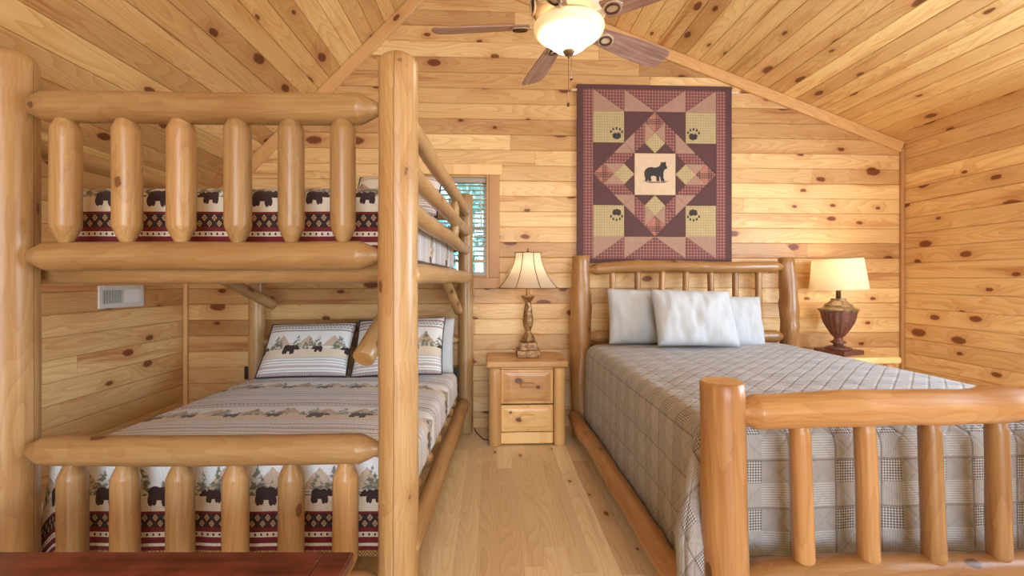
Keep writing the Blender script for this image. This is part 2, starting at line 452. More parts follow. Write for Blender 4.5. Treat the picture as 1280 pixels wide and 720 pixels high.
def lbox(name, lo, hi, mat, parent=None, R=Matrix(), bevel=0.0, seg=1):
    c = [(a + b) / 2 for a, b in zip(lo, hi)]; s = [abs(b - a) for a, b in zip(lo, hi)]
    return box(name, s, mat, parent, R @ Matrix.Translation(c), bevel, seg)
def lathe(name, prof, mat, parent=None, M=None, n=28, smooth=True, flute=0.0, nf=0, rot=0.0):
    vs, fs = [], []
    for r, z in prof:
        for i in range(n):
            a = 2 * math.pi * i / n + rot; rr = r * (1 + (flute * math.cos(nf * a) if nf else 0)); vs.append((rr * math.cos(a), rr * math.sin(a), z))
    for k in range(len(prof) - 1):
        for i in range(n):
            j = (i + 1) % n; fs.append((k * n + i, k * n + j, (k + 1) * n + j, (k + 1) * n + i))
    if prof[0][0] > 1e-4: fs.append(tuple(range(n - 1, -1, -1)))
    if prof[-1][0] > 1e-4: fs.append(tuple((len(prof) - 1) * n + i for i in range(n)))
    return mesh(name, vs, fs, mat, parent, M, smooth)
def frame_z(d):
    d = d.normalized(); q = Vector((0, 0, 1)).rotation_difference(d); return q.to_matrix().to_4x4()
def log(name, p0, p1, r0, r1, parent, ends=('cut', 'cut'), mat=None, amp=0.035, bend=0.006, knots=0, tl=0.07, tr=0.45, n=20, seed=None, bevel=0.012, tone=None, hue=None):
    p0, p1 = Vector(p0), Vector(p1); L = (p1 - p0).length
    seed = RND.random() * 100 if seed is None else seed
    rn = random.Random(seed); mat = mat or M_LOG
    kn = [(rn.uniform(0.12, 0.88) * L, rn.uniform(0, 6.28), rn.uniform(0.1, 0.22)) for _ in range(knots)]
    nz = max(6, min(44, int(L / 0.045)))
    st = []
    def end_prof(kind, top):
        if kind == 'cut': return [(0.0, 1 - bevel / max(r0, r1)), (bevel, 1.0)]
        if kind == 'tenon': return [(0.0, tr), (tl * 0.1, tr + 0.02), (tl * .5, (tr + 1) / 2), (tl * 0.93, 0.965), (tl * 1.0, 0.992), (tl * 1.08, 1.0)]
        return [(0.0, 0.35), (bevel * .5, 0.62), (bevel * 1.4, 0.85), (bevel * 2.6, 0.97), (bevel * 3.6, 1.0)]
    a, b = end_prof(ends[0], False), end_prof(ends[1], True)
    za, zb = a[-1][0], L - b[-1][0]
    st += [(z, f) for z, f in a]
    st += [(za + (zb - za) * i / nz, 1.0) for i in range(1, nz)]
    st += [(L - z, f) for z, f in reversed(b)]
    vs, fs = [], []
    for z, f in st:
        t = z / L; r = (r0 + (r1 - r0) * t) * f
        ox = bend * mnoise.noise(Vector((seed, z * 1.6, 0))); oy = bend * mnoise.noise(Vector((seed, 9, z * 1.6)))
        for i in range(n):
            an = 2 * math.pi * i / n
            q = r * (1 + amp * mnoise.noise(Vector((math.cos(an) * 1.2 + seed, math.sin(an) * 1.2, z * 3.5))))
            for kz, ka, kr in kn:
                da = math.atan2(math.sin(an - ka), math.cos(an - ka))
                q += r * kr * math.exp(-((z - kz) / (r * 0.55)) ** 2 - (da / 0.62) ** 2)
                q += r * kr * 0.3 * math.exp(-((z - kz) / (r * 0.9)) ** 2)
            vs.append((ox + q * math.cos(an), oy + q * math.sin(an), z))
    for k in range(len(st) - 1):
        for i in range(n):
            j = (i + 1) % n; fs.append((k * n + i, k * n + j, (k + 1) * n + j, (k + 1) * n + i))
    fs.append(tuple(range(n - 1, -1, -1))); fs.append(tuple((len(st) - 1) * n + i for i in range(n)))
    me = bpy.data.meshes.new(name); me.from_pydata(vs, [], fs)
    me.polygons.foreach_set('use_smooth', [True] * (len(fs) - 2) + [False, False])
    me.materials.append(mat); me.materials.append(M_LOGEND)
    if ends[0] == 'cut': me.polygons[len(fs) - 2].material_index = 1
    if ends[1] == 'cut': me.polygons[len(fs) - 1].material_index = 1
    me.update()
    o = bpy.data.objects.new(name, me); COL.objects.link(o)
    place(o, Matrix.Translation(p0) @ frame_z(p1 - p0), parent); rcol(o, tone, None, hue); return o
def tube(name, pts, r, mat, parent=None, n=8, closed=False, flat=False):
    pts = [Vector(p) for p in pts]; vs, fs = [], []; m = len(pts); up = Vector((0, 0, 1))
    for k, p in enumerate(pts):
        a = pts[(k - 1) % m] if closed or k else p; b = pts[(k + 1) % m] if closed or k < m - 1 else p
        t = (b - a).normalized(); s = t.cross(up)
        if s.length < 1e-3: s = t.cross(Vector((1, 0, 0)))
        s.normalize(); w = s.cross(t)
        for i in range(n):
            an = 2 * math.pi * i / n; vs.append(p + s * (r * math.cos(an)) + w * (r * math.sin(an)))
    for k in range(m if closed else m - 1):
        for i in range(n):
            j = (i + 1) % n; q = (k + 1) % m; fs.append((k * n + i, k * n + j, q * n + j, q * n + i))
    if not closed: fs += [tuple(range(n)), tuple((m - 1) * n + i for i in range(n - 1, -1, -1))]
    return mesh(name, vs, fs, mat, parent, None, True)
def prism(name, poly, z0, z1, mat, parent=None, M=None, inset=0.0):
    # a flat polygon (xy) given thickness; with inset the front edges roll over
    n = len(poly); c = Vector((sum(p[0] for p in poly) / n, sum(p[1] for p in poly) / n))
    vs = [(x, y, z0) for x, y in poly]; zs = z1 - (0.35 * (z1 - z0) if inset else 0)
    vs += [(x, y, zs) for x, y in poly]
    rings = 2
    if inset:
        for x, y in poly:
            d = c - Vector((x, y)); k = min(0.4, inset / max(d.length, 1e-6)); vs.append((x + d.x * k, y + d.y * k, z1))
        rings = 3
    fs = [tuple(range(n - 1, -1, -1)), tuple((rings - 1) * n + i for i in range(n))]
    for k in range(rings - 1):
        for i in range(n):
            j = (i + 1) % n; fs.append((k * n + i, k * n + j, (k + 1) * n + j, (k + 1) * n + i))
    return mesh(name, vs, fs, mat, parent, M)

# ------------------------------------------------------------------ room shell
D = 3.88; YF = -4.80
XL = atY(231, 350, D).x; XR = atY(1128, 350, D).x
APEX = atY(559, -48, D); ZL = atY(231, 280, D).z; ZR = atY(1128, 178, D).z
BW, TH = 0.131, 0.016
_bcache = {}
def board(parent, o, xd, yd, w, x0a, x0b, x1a, x1b, mat, tone=None, name='board', ch=0.005, gap=0.0007, th=TH, lift=0.0, hue=None):
    """One tongue-and-groove board: local x along, y across, z into the room; ends may be slanted (a at y=0, b at y=w)."""
    key = tuple(round(v, 4) for v in (w, x0a, x0b, x1a, x1b, ch, gap, th)) + (mat.name,)
    me = _bcache.get(key)
    if me is None:
        pr = [(gap, 0), (gap, th - ch), (gap + ch, th), (w - gap - ch, th), (w - gap, th - ch), (w - gap, 0)]
        vs = []
        for xa, xb in ((x0a, x0b), (x1a, x1b)):
            for y, z in pr: vs.append((xa + (xb - xa) * y / w, y, z))
        n = len(pr); fs = [(i, i + n, (i + 1) % n + n, (i + 1) % n) for i in range(n)] + [tuple(range(n)), tuple(range(2 * n - 1, n - 1, -1))]
        me = bpy.data.meshes.new(name); me.from_pydata(vs, [], fs); me.materials.append(mat); me.update(); _bcache[key] = me
    xd, yd = Vector(xd), Vector(yd); zd = xd.cross(yd)
    ob = bpy.data.objects.new(name, me); COL.objects.link(ob)
    place(ob, axes(Vector(o) + zd * lift, xd, yd, zd), parent)
    return rcol(ob, min(1, max(0, RND.gauss(0.5, 0.22))) if tone is None else tone, None, hue)
def structure(o): return tag(o, kind='structure')

# window opening in the back wall
WX0, WX1 = atY(519, 300, D).x, atY(611, 300, D).x
WZ0, WZ1 = atY(600, 347, D).z, atY(600, 219, D).z
def slab_poly(name, pts, axis, a, b, mat):
    """extrude polygon pts (2D) along axis ('x' or 'y') from a to b"""
    n = len(pts); f = (lambda p, t: (t, p[0], p[1])) if axis == 'x' else (lambda p, t: (p[0], t, p[1]))
    vs = [f(p, a) for p in pts] + [f(p, b) for p in pts]
    fs = [tuple(range(n)), tuple(range(2 * n - 1, n - 1, -1))] + [(i, i + n, (i + 1) % n + n, (i + 1) % n) for i in range(n)]
    return mesh(name, vs, fs, mat)
M_BACK = plain('brown_backing', lin(150, 100, 58), 0.9)
def ceil_z(x): return ZL + (x - XL) * (APEX.z - ZL) / (APEX.x - XL) if x < APEX.x else ZR + (XR - x) * (APEX.z - ZR) / (XR - APEX.x)
# back wall backing with a real hole
def wall_with_hole(name, y0, y1, holes, mat):
    xs = sorted({XL - .1, XR + .1, APEX.x, *[h[0] for h in holes], *[h[1] for h in holes]}); vs, fs = [], []
    def blk(xa, xb, zalo, zblo, zahi, zbhi):
        i = len(vs); vs.extend([(xa, y0, zalo), (xb, y0, zblo), (xb, y0, zbhi), (xa, y0, zahi), (xa, y1, zalo), (xb, y1, zblo), (xb, y1, zbhi), (xa, y1, zahi)])
        fs.extend([tuple(i + k for k in f) for f in ((0, 1, 2, 3), (7, 6, 5, 4), (0, 4, 5, 1), (1, 5, 6, 2), (2, 6, 7, 3), (3, 7, 4, 0))])
    for xa, xb in zip(xs[:-1], xs[1:]):
        h = sorted([q for q in holes if q[0] <= xa + 1e-6 and q[1] >= xb - 1e-6], key=lambda q: q[2])
        ta, tb = ceil_z(xa) + .1, ceil_z(xb) + .1; zlo = -.05
        for q in h: blk(xa, xb, zlo, zlo, q[2], q[2]); zlo = q[3]
        blk(xa, xb, zlo, zlo, ta, tb)
    return structure(mesh(name, vs, fs, mat))
wb = wall_with_hole('wall_back', D + TH, D + 0.14, [(WX0, WX1, WZ0, WZ1)], M_BACK)
SL = (APEX.x - XL) / (APEX.z - ZL); SR = (XR - APEX.x) / (APEX.z - ZR)
def xlim(z):
    lo = XL if z <= ZL else XL + (z - ZL) * SL; hi = XR if z <= ZR else XR - (z - ZR) * SR; return lo, hi
row = 0; z = 0.0
while z < APEX.z - 0.02:
    z1 = min(z + BW, APEX.z); (la, ha), (lb, hb) = xlim(z), xlim(z1)
    spans = []
    cuts = []
    if row % 3 != 1: cuts.append(RND.uniform(la + .6, ha - .6))
    if row % 4 == 2: cuts.append(RND.uniform(la + .6, ha - .6))
    if z1 > WZ0 + .01 and z < WZ1 - .01: segs = [(la, lb, WX0 - .02, WX0 - .02), (WX1 + .02, WX1 + .02, ha, hb)]
    else: segs = [(la, lb, ha, hb)]
    for s in segs:
        cs = sorted(c for c in cuts if max(s[0], s[1]) + .5 < c < min(s[2], s[3]) - .5)
        ed = [(s[0], s[1])] + [(c, c) for c in cs] + [(s[2], s[3])]
        for e0, e1 in zip(ed[:-1], ed[1:]):
            g = 0.0008
            board(wb, (0, D + TH, z), (1, 0, 0), (0, 0, 1), z1 - z, e0[0] + g, e0[1] + g, e1[0] - g, e1[1] - g, M_WALL)
    z += BW; row += 1
# side walls
wl = structure(slab_poly('wall_left', [(YF, -.05), (D + .14, -.05), (D + .14, ZL + .1), (YF, ZL + .1)], 'x', XL - TH - .1, XL - TH, M_BACK))
SWY0, SWY1, SWZ0, SWZ1 = 0.45, 2.25, 0.95, 2.15      # side window opening in the right wall
def boxes_mesh(name, bs, mat):
    vs, fs = [], []
    for lo, hi in bs:
        i = len(vs); vs += [(x, y, z) for z in (lo[2], hi[2]) for x, y in ((lo[0], lo[1]), (hi[0], lo[1]), (hi[0], hi[1]), (lo[0], hi[1]))]
        fs += [tuple(i + k for k in f) for f in ((3, 2, 1, 0), (4, 5, 6, 7), (0, 1, 5, 4), (1, 2, 6, 5), (2, 3, 7, 6), (3, 0, 4, 7))]
    return mesh(name, vs, fs, mat)
xa_, xb_ = XR + TH, XR + TH + .1
wr = structure(boxes_mesh('wall_right', [((xa_, YF, -.05), (xb_, SWY0, ZR + .1)), ((xa_, SWY1, -.05), (xb_, D + .14, ZR + .1)), ((xa_, SWY0, -.05), (xb_, SWY1, SWZ0)), ((xa_, SWY0, SWZ1), (xb_, SWY1, ZR + .1))], M_BACK))
z = 0.0
while z < ZL - 0.01:
    w = min(BW, ZL + .012 - z); c = RND.uniform(0.4, 3.2); c = c if RND.random() < .4 else None
    for a, b in ([(YF, D)] if c is None else [(YF, c - .0008), (c + .0008, D)]):
        board(wl, (XL - TH, 0, z), (0, 1, 0), (0, 0, 1), w, a, a, b, b, M_WALL)
    z += BW
z = -0.045
while z < ZR - 0.01:
    zz = max(z, 0); w = min(BW, ZR + .012 - z) - (zz - z)
    for a, b in ([(-D, -SWY1), (-SWY0, -YF)] if zz + w > SWZ0 + .01 and zz < SWZ1 - .01 else [(-D, -YF)]):
        board(wr, (XR + TH, 0, zz), (0, -1, 0), (0, 0, 1), w, a, a, b, b, M_WALL, tone=min(1, max(0, RND.gauss(0.6, 0.15))))
    z += BW
# vaulted ceiling, boards running towards the back wall
t = 0.02
def cslab():
    pts = [(XL - .12, ZL - .12 / SL), (APEX.x, APEX.z), (XR + .12, ZR - .12 / SR)]
    up = [(x, zz + .12) for x, zz in reversed(pts)]
    k = [(x, zz + 0.022) for x, zz in pts]
    return structure(slab_poly('ceiling', k + up, 'y', YF, D + .14, M_BACK))
ce = cslab()
sl = Vector((APEX.x - XL, 0, APEX.z - ZL)); Ls = sl.length; sd = sl.normalized(); nrm = Vector((0, 1, 0)).cross(sd)
y = 0.0
while y < Ls - .01:
    w = min(BW, Ls - y); o = Vector((XL, 0, ZL)) + sd * y - nrm * TH
    c = RND.uniform(0.6, 3.0) if RND.random() < .35 else None
    for a, b in ([(YF, D)] if c is None else [(YF, c - .0008), (c + .0008, D)]):
        board(ce, o, (0, 1, 0), sd, w, a, a, b, b, M_CEIL, tone=min(1, max(0, RND.gauss(0.45, 0.2))))
    y += BW
sr = Vector((APEX.x - XR, 0, APEX.z - ZR)); Ls = sr.length; sd = sr.normalized(); nrm = Vector((0, -1, 0)).cross(sd)
y = 0.0
while y < Ls - .01:
    w = min(BW, Ls - y); o = Vector((XR, 0, ZR)) + sd * y - nrm * TH
    c = RND.uniform(0.6, 3.0) if RND.random() < .3 else None
    for a, b in ([(-D, -YF)] if c is None else [(-D, -c - .0008), (-c + .0008, -YF)]):
        board(ce, o, (0, -1, 0), sd, w, a, a, b, b, M_CEIL, tone=min(1, max(0, RND.gauss(0.6, 0.22))))
    y += BW
# floor: laminate strips
fl = structure(lbox('floor', (XL - .1, YF, -.06), (XR + .1, D + .14, -0.0122), M_BACK))
x = XL; k = 0
while x < XR - .005:
    w = min(0.103, XR - x)
    if -0.9 < x < 1.25:
        yy = YF + 0.4 + RND.random() * 0.5; cuts = [YF]
        while yy < D: cuts.append(yy); yy += 1.22
        cuts.append(D)
    else: cuts = [YF, D]
    for a, b in zip(cuts[:-1], cuts[1:]):
        board(fl, (x + w, 0, -0.0122), (0, 1, 0), (-1, 0, 0), w, a + .0003, a + .0003, b - .0003, b - .0003, M_FLOOR, name='plank', ch=0.0006, gap=0.00005, th=0.012, tone=min(1, max(0, RND.gauss(0.66, 0.12))), hue=RND.random() * .4)
    x += w; k += 1
# front wall behind the photographer: its low and high openings are added to let fill light in
structure(wall_with_hole('wall_front', YF - .12, YF, [(-1.0, 2.8, 0.05, 2.2), (-.95, 1.35, 2.5, 3.2)], M_WALL))
# trim
def rail_trim(name, a, b, wdir, w, dep, mat=M_TRIM):
    """a flat moulding from a to b lying on the back wall; wdir is across"""
    a, b = Vector(a), Vector(b); xd = (b - a).normalized(); L = (b - a).length
    o = board(None, a, xd, wdir, w, 0, 0, L, L, mat, name=name, ch=0.004, gap=0, th=dep, tone=0.55, hue=0.1)
    return structure(o)
dl = Vector((APEX.x - XL, 0, APEX.z - ZL)).normalized(); dr = Vector((XR - APEX.x, 0, ZR - APEX.z)).normalized()
pl = Vector((dl.z, 0, -dl.x)); pr_ = Vector((dr.z, 0, -dr.x))
TW = 0.10
rail_trim('trim_1', Vector((XL, D, ZL)) + pl * TW, Vector((APEX.x, D, APEX.z)) + pl * TW, -pl, TW - .002, 0.024)
rail_trim('trim_2', Vector((APEX.x, D, APEX.z)) + pr_ * TW * 0.95, Vector((XR, D, ZR)) + pr_ * TW * .95, -pr_, TW * .95 - .002, 0.024)
structure(lbox('trim_3', (XR - .032, D - .03, 0.0), (XR - .001, D - .001, ZR - .06), M_TRIM, bevel=.008, seg=2))
structure(lbox('trim_4', (XL + .001, D - .03, 0.0), (XL + .034, D - .001, ZL - .06), M_TRIM, bevel=.008, seg=2))
structure(lbox('baseboard_back', (XL + .035, D - .018, 0.0), (XR - .033, D - .001, 0.085), M_TRIM, bevel=.005))
structure(lbox('baseboard_left', (XL + .001, YF, 0.0), (XL + .018, D - .031, 0.085), M_TRIM, bevel=.005))
structure(lbox('baseboard_right', (XR - .018, YF, 0.0), (XR - .001, D - .031, 0.085), M_TRIM, bevel=.005))

# ------------------------------------------------------------------ window with blind, trees outside
win = structure(empty('window_1', ((WX0 + WX1) / 2, D, WZ0)))
cw = 0.092
def cas(name, lo, hi): return lbox(name, lo, hi, M_TRIM, win, bevel=.004)
cas('casing', (WX1, D - .022, WZ0 - .0), (WX1 + cw, D - .0005, WZ1)); cas('casing', (WX0 - cw, D - .022, WZ0), (WX0, D - .0005, WZ1))
cas('casing', (WX0 - cw, D - .022, WZ1), (WX1 + cw + .02, D - .0005, WZ1 + cw)); cas('casing', (WX0 - cw, D - .022, WZ0 - cw), (WX1 + cw, D - .0005, WZ0))
for lo, hi in (((WX0, D, WZ0), (WX0 + .018, D + .13, WZ1)), ((WX1 - .018, D, WZ0), (WX1, D + .13, WZ1)), ((WX0 + .018, D, WZ0), (WX1 - .018, D + .13, WZ0 + .018)), ((WX0 + .018, D, WZ1 - .018), (WX1 - .018, D + .13, WZ1))):
    lbox('jamb', lo, hi, M_TRIM, win)
i0, i1, j0, j1 = WX0 + .018, WX1 - .018, WZ0 + .018, WZ1 - .018; jm = atY(600, 284, D).z
for za, zb, yy in ((j0, jm + .015, D + .075), (jm - .015, j1, D + .10)):
    fr = lbox('sash', (i0, yy, za), (i0 + .03, yy + .024, zb), M_VINYL, win)
    for lo, hi in (((i1 - .03, yy, za), (i1, yy + .024, zb)), ((i0 + .03, yy, za), (i1 - .03, yy + .024, za + .03)), ((i0 + .03, yy, zb - .03), (i1 - .03, yy + .024, zb))):
        lbox('sash_rail', lo, hi, M_VINYL, fr)
    lbox('pane', (i0 + .03, yy + .01, za + .03), (i1 - .03, yy + .014, zb - .03), M_GLASS, win)
bl = tag(empty('window_blind', ((WX0 + WX1) / 2, D + .04, WZ1 - .02)), 'open slatted blind in the window behind the bunk bed', 'blind')
lbox('head_rail', (i0 + .004, D + .012, j1 - .045), (i1 - .004, D + .06, j1), plain('blind_grey', lin(176, 164, 152), .5), bl, bevel=.004)
M_SLAT = plain('blind_slat_cream', lin(228, 218, 204), .45)
zz = j1 - .065; bot = atY(600, 326, D).z
while zz > bot + .02:
    box('slat', (i1 - i0 - .012, .046, .0028), M_SLAT, bl, Matrix.Translation(((i0 + i1) / 2, D + .036, zz)) @ Matrix.Rotation(math.radians(-6), 4, 'X'))
    zz -= .040
lbox('bottom_rail', (i0 + .006, D + .014, bot - .012), (i1 - .006, D + .058, bot + .01), plain('blind_rail_tan', lin(206, 178, 144), .5), bl, bevel=.003)
for xx in (i0 + .09, i1 - .09): tube('ladder_cord', [(xx, D + .013, j1 - .045), (xx, D + .013, bot)], .0016, M_SLAT, bl, 6)
tube('tilt_wand', [(i1 - .05, D + .008, j1 - .03), (i1 - .05, D + .006, j1 - .45)], .004, M_SLAT, bl, 6)
# side window, just beyond the right edge of the photograph
win2 = structure(empty('window_2', (XR, (SWY0 + SWY1) / 2, SWZ0)))
for lo, hi in (((XR - .02, SWY0 - cw, SWZ0 - cw), (XR - .0005, SWY0, SWZ1 + cw)), ((XR - .02, SWY1, SWZ0 - cw), (XR - .0005, SWY1 + cw, SWZ1 + cw)), ((XR - .02, SWY0, SWZ1), (XR - .0005, SWY1, SWZ1 + cw)), ((XR - .02, SWY0, SWZ0 - cw), (XR - .0005, SWY1, SWZ0))):
    lbox('casing', lo, hi, M_TRIM, win2, bevel=.004)
ym2 = (SWY0 + SWY1) / 2
for lo, hi in (((XR + .03, SWY0, SWZ0), (XR + .06, SWY0 + .04, SWZ1)), ((XR + .03, SWY1 - .04, SWZ0), (XR + .06, SWY1, SWZ1)), ((XR + .03, ym2 - .025, SWZ0), (XR + .06, ym2 + .025, SWZ1)), ((XR + .03, SWY0 + .04, SWZ0), (XR + .06, SWY1 - .04, SWZ0 + .04)), ((XR + .03, SWY0 + .04, SWZ1 - .04), (XR + .06, SWY1 - .04, SWZ1))):
    lbox('sash', lo, hi, M_VINYL, win2)
for a, b in ((SWY0 + .04, ym2 - .025), (ym2 + .025, SWY1 - .04)): lbox('pane', (XR + .043, a, SWZ0 + .04), (XR + .047, b, SWZ1 - .04), M_GLASS, win2)
# outside
structure(lbox('ground_outside', (-14, D + .3, -.6), (14, 26, -.5), M_GRASS))
def tree(x, y, h, r, label, seed):
    rn = random.Random(seed); root = tag(empty('tree', (x, y, -.5)), label, 'tree', 'trees beyond the window')
    lathe('trunk', [(.16, -.5), (.13, 1.0), (.09, h * .7), (.02, h * .9)], M_BARK, root, Matrix.Translation((x, y, 0)), n=10)
    vs, fs = [], []
    for i in range(2600):
        d = Vector((rn.gauss(0, 1), rn.gauss(0, 1), rn.gauss(0, 1))).normalized() * (rn.random() ** .33)
        p = Vector((x + d.x * r, y + d.y * r, h * .56 + d.z * h * .52)); a = Vector((rn.gauss(0, 1), rn.gauss(0, 1), rn.gauss(0, 1))).normalized(); b = a.orthogonal().normalized()
        s = rn.uniform(.07, .15); k = len(vs); vs += [p - a * s, p + b * s * .5, p + a * s, p - b * s * .5]; fs.append((k, k + 1, k + 2, k + 3))
    tag(mesh('foliage', vs, fs, M_LEAF, root), kind='stuff')
tree(-2.3, 7.6, 4.2, 1.5, 'teal green tree nearest the left edge of the window', 1)
tree(0.6, 9.4, 4.6, 1.35, 'pale green tree centred outside the slatted window', 2)
tree(-1.2, 13.5, 6.4, 2.4, 'leafy tree outside, hidden mostly behind the bunk posts', 3)

# ------------------------------------------------------------------ soft goods
def pillow(name, w, h, th, M, mat, label, cat='pillow', group=None, seed=0, uvoff=None, n=38, wr=0.006, cor=0.035, flange=None):
    us = np.linspace(-1, 1, n); vs, uvs, fs = [], [], []
    def pt(u, v, s):
        x = w / 2 * u * (1 - cor * (1 - v * v)); y = h / 2 * v * (1 - cor * (1 - u * u))
        k = max(0, (1 - u ** 4) * (1 - v ** 4)); tz = th / 2 * k ** .55
        tz += wr * mnoise.noise(Vector((x * 9 + seed, y * 7, s))) * k ** .3 + wr * .6 * mnoise.noise(Vector((x * 26 + seed, y * 9, s * 3))) * k ** .3
        return (x, y, s * tz)
    idx = {}
    for s in (1, -1):
        for j, v in enumerate(us):
            for i, u in enumerate(us):
                edge = i in (0, n - 1) or j in (0, n - 1)
                if s == -1 and edge: idx[(s, i, j)] = idx[(1, i, j)]; continue
                idx[(s, i, j)] = len(vs); vs.append(pt(u, v, s)); uvs.append(((u + 1) * w / 2, (v + 1) * h / 2))
        for j in range(n - 1):
            for i in range(n - 1):
                q = (idx[(s, i, j)], idx[(s, i + 1, j)], idx[(s, i + 1, j + 1)], idx[(s, i, j + 1)]); fs.append(q if s == 1 else q[::-1])
    uvs = np.array(uvs)
    if uvoff is not None: uvs = uvs + np.array(uvoff)
    o = mesh(name, vs, fs, mat, None, M, True, uvs); tag(o, label, cat, group)
    if flange:
        bd = [pt(u, -1, 1) for u in us] + [pt(1, v, 1) for v in us[1:]] + [pt(u, 1, 1) for u in us[::-1][1:]] + [pt(-1, v, 1) for v in us[::-1][1:-1]]
        f = tube('piping', bd, .006, flange, None, 6, True); place(f, M.copy(), o)
    return o
def cloth(name, R, x0, x1, y0, y1, top, dl, dr, df, r, mat, label, cat='quilt', crown=0.02, res=0.016, fold=0.012, flare=0.04, corner=0.10, floor=0.015, seed=0, uv0=(0, 0), hem=0.0, wave=0.006, taper=0.0, push=0.0, thick=0.008, flo=None):
    na = int((x1 - x0 + dl + dr) / res); nb = int((y1 - y0 + df) / res)
    A = np.linspace(x0 - dl, x1 + dr, na + 1); B = np.linspace(y0 - df, y1, nb + 1)
    vs, uvs = [], []
    for b in B:
        for a in A:
            aa = a
            ox = a - min(max(a, x0), x1); oy = min(b - y0, 0.0)
            d = math.hypot(ox, oy); cx, cy = min(max(a, x0), x1), max(b, y0)
            nz = wave * mnoise.noise(Vector((a * 3.2 + seed, b * 3.2, 0))) + wave * .5 * mnoise.noise(Vector((a * 9 + seed, b * 9, 4)))
            if d < 1e-9:
                kx = (a - x0) / (x1 - x0); ky = (b - y0) / (y1 - y0)
                cr = crown * (1 - (2 * kx - 1) ** 4) * (1 - max(0, 1 - 2 * ky) ** 4)
                p = Vector((a, b, top + cr + nz)); 
            else:
                dx, dy = ox / d, oy / d; q = math.pi * r / 2
                if d < q: out, dn = r * math.sin(d / r), r * (1 - math.cos(d / r))
                else: out, dn = r + flare * (d - q), r + (d - q) * .995
                cf = (2 * abs(dx * dy)); along = (b if abs(dx) > abs(dy) else a)
                ramp = min(1, max(0, (d - r) / .3))
                out += fold * ramp * (mnoise.noise(Vector((along * 5 + seed, .3 * d, 2))) + .5 * mnoise.noise(Vector((along * 13 + seed, d, 5))))
                out += corner * cf * cf * min(1, d / .4)
                z = top - dn
                lo = flo if flo is not None else floor
                if z < lo: out += (lo - z) * .25; z = lo + .01 * (1 + mnoise.noise(Vector((a * 8, b * 8, 1))))
                p = Vector((cx + dx * out, cy + dy * out, z + nz * .3))
            vs.append(R @ p); uvs.append((a - x0 + dl + uv0[0], b - y0 + df + uv0[1]))
    w = na + 1
    fs = [(j * w + i, j * w + i + 1, (j + 1) * w + i + 1, (j + 1) * w + i) for j in range(nb) for i in range(na)]
    o = mesh(name, vs, fs, mat, None, None, True, np.array(uvs))
    md = o.modifiers.new('thickness', 'SOLIDIFY'); md.thickness = thick; md.offset = -1
    return tag(o, label, cat)
def lean(c, w_dir, tilt):
    """matrix for a pillow: local x along w_dir, y up leaning back by tilt, z facing out"""
    x = Vector(w_dir).normalized(); up = Vector((0, 0, 1)); back = up.cross(x).normalized()
    y = up * math.cos(tilt) + back * math.sin(tilt); return axes(Vector(c), x, y, x.cross(y))

# ------------------------------------------------------------------ bunk bed
KF = 1.72 / F; ZFR = 1.72
def CF(px, py): return C((px - CX) * KF, ZFR, CAMH + (HY - py) * KF)
bunk = tag(empty('bunk_bed', C(-1.2, 2.6, 0), -YAW), 'peeled log bunk bed with stacked mattresses beside the left wall', 'bunk bed')
log('post', C(-.429, 1.72, 0), C(-.429, 1.72, 2.102), .0745, .073, bunk, ('cut', 'round'), mat=M_LOGB, amp=.015, bend=.003, tone=.75, hue=.2, n=28)
log('post', C(-1.905, 1.72, 0), C(-1.905, 1.72, 2.115), .09, .088, bunk, ('cut', 'round'), mat=M_LOGA, amp=.015, bend=.003, tone=.6, hue=.5, n=28)
log('post', C(-.381, 3.73, 0), C(-.381, 3.73, 1.95), .062, .06, bunk, ('cut', 'cut'), amp=.02, bend=.003)
log('post', C(-2.006, 3.58, 0), C(-2.006, 3.58, 1.95), .061, .059, bunk, ('cut', 'cut'), amp=.02, bend=.003)
for y0, r in ((135, .058), (319.5, .054), (562, .056)):
    log('end_rail', CF(35, y0 - (1 if y0 < 200 else -1)), CF(475, y0 + (1.5 if y0 < 200 else -.8)), r, r, bunk, ('tenon', 'tenon'), amp=.02, bend=.006, tl=.075, tr=.42, tone=.2, hue=.9)
log('end_rail', C(-1.84, 1.72, .095), C(-.49, 1.72, .095), .052, .052, bunk, ('tenon', 'tenon'), amp=.02, tone=.6)
for cx, w in zip((83, 158.5, 226.5, 297.5, 364, 429), (.048, .0475, .048, .0475, .047, .046)):
    log('spindle', CF(cx + RND.uniform(-.5, .5), 307), CF(cx, 139), w, w * .99, bunk, ('tenon', 'tenon'), amp=.02, bend=.003, tl=.072, tr=.38)
for cx, w in zip((90.5, 157, 226, 295, 363.7, 431.7), (.047, .0465, .047, .0465, .0465, .0465)):
    log('spindle', C((cx - CX) * KF, 1.72, .13), CF(cx, 572), w, w, bunk, ('tenon', 'tenon'), amp=.02, bend=.003, tl=.072, tr=.38)
# side rails and guard rails
for Z, r in ((1.805, .040), (1.640, .041), (1.492, .041), (1.276, .046)):
    up = .022 if Z > 1.4 else -.003
    log('guard_rail' if Z > 1.4 else 'side_rail', C(-.372, 3.70, Z), C(-.389, 1.70, Z + up), r * .98, r * .9, bunk, ('round', 'cut'), amp=.025, bend=.012, tone=.6)
log('guard_rail', C(-2.055, 3.54, 1.80), C(-1.985, 1.76, 1.80), .042, .042, bunk, ('round', 'round'), amp=.02)
log('side_rail', C(-2.01, 3.54, 1.276), C(-1.93, 1.76, 1.276), .046, .046, bunk, ('round', 'tenon'))
log('side_rail', C(-.386, 3.69, .25), C(-.388, 1.70, .25), .048, .042, bunk, ('round', 'cut'), amp=.02, bend=.01, tone=.65)
log('side_rail', C(-2.0, 3.54, .25), C(-1.93, 1.76, .25), .046, .046, bunk, ('round', 'tenon'))
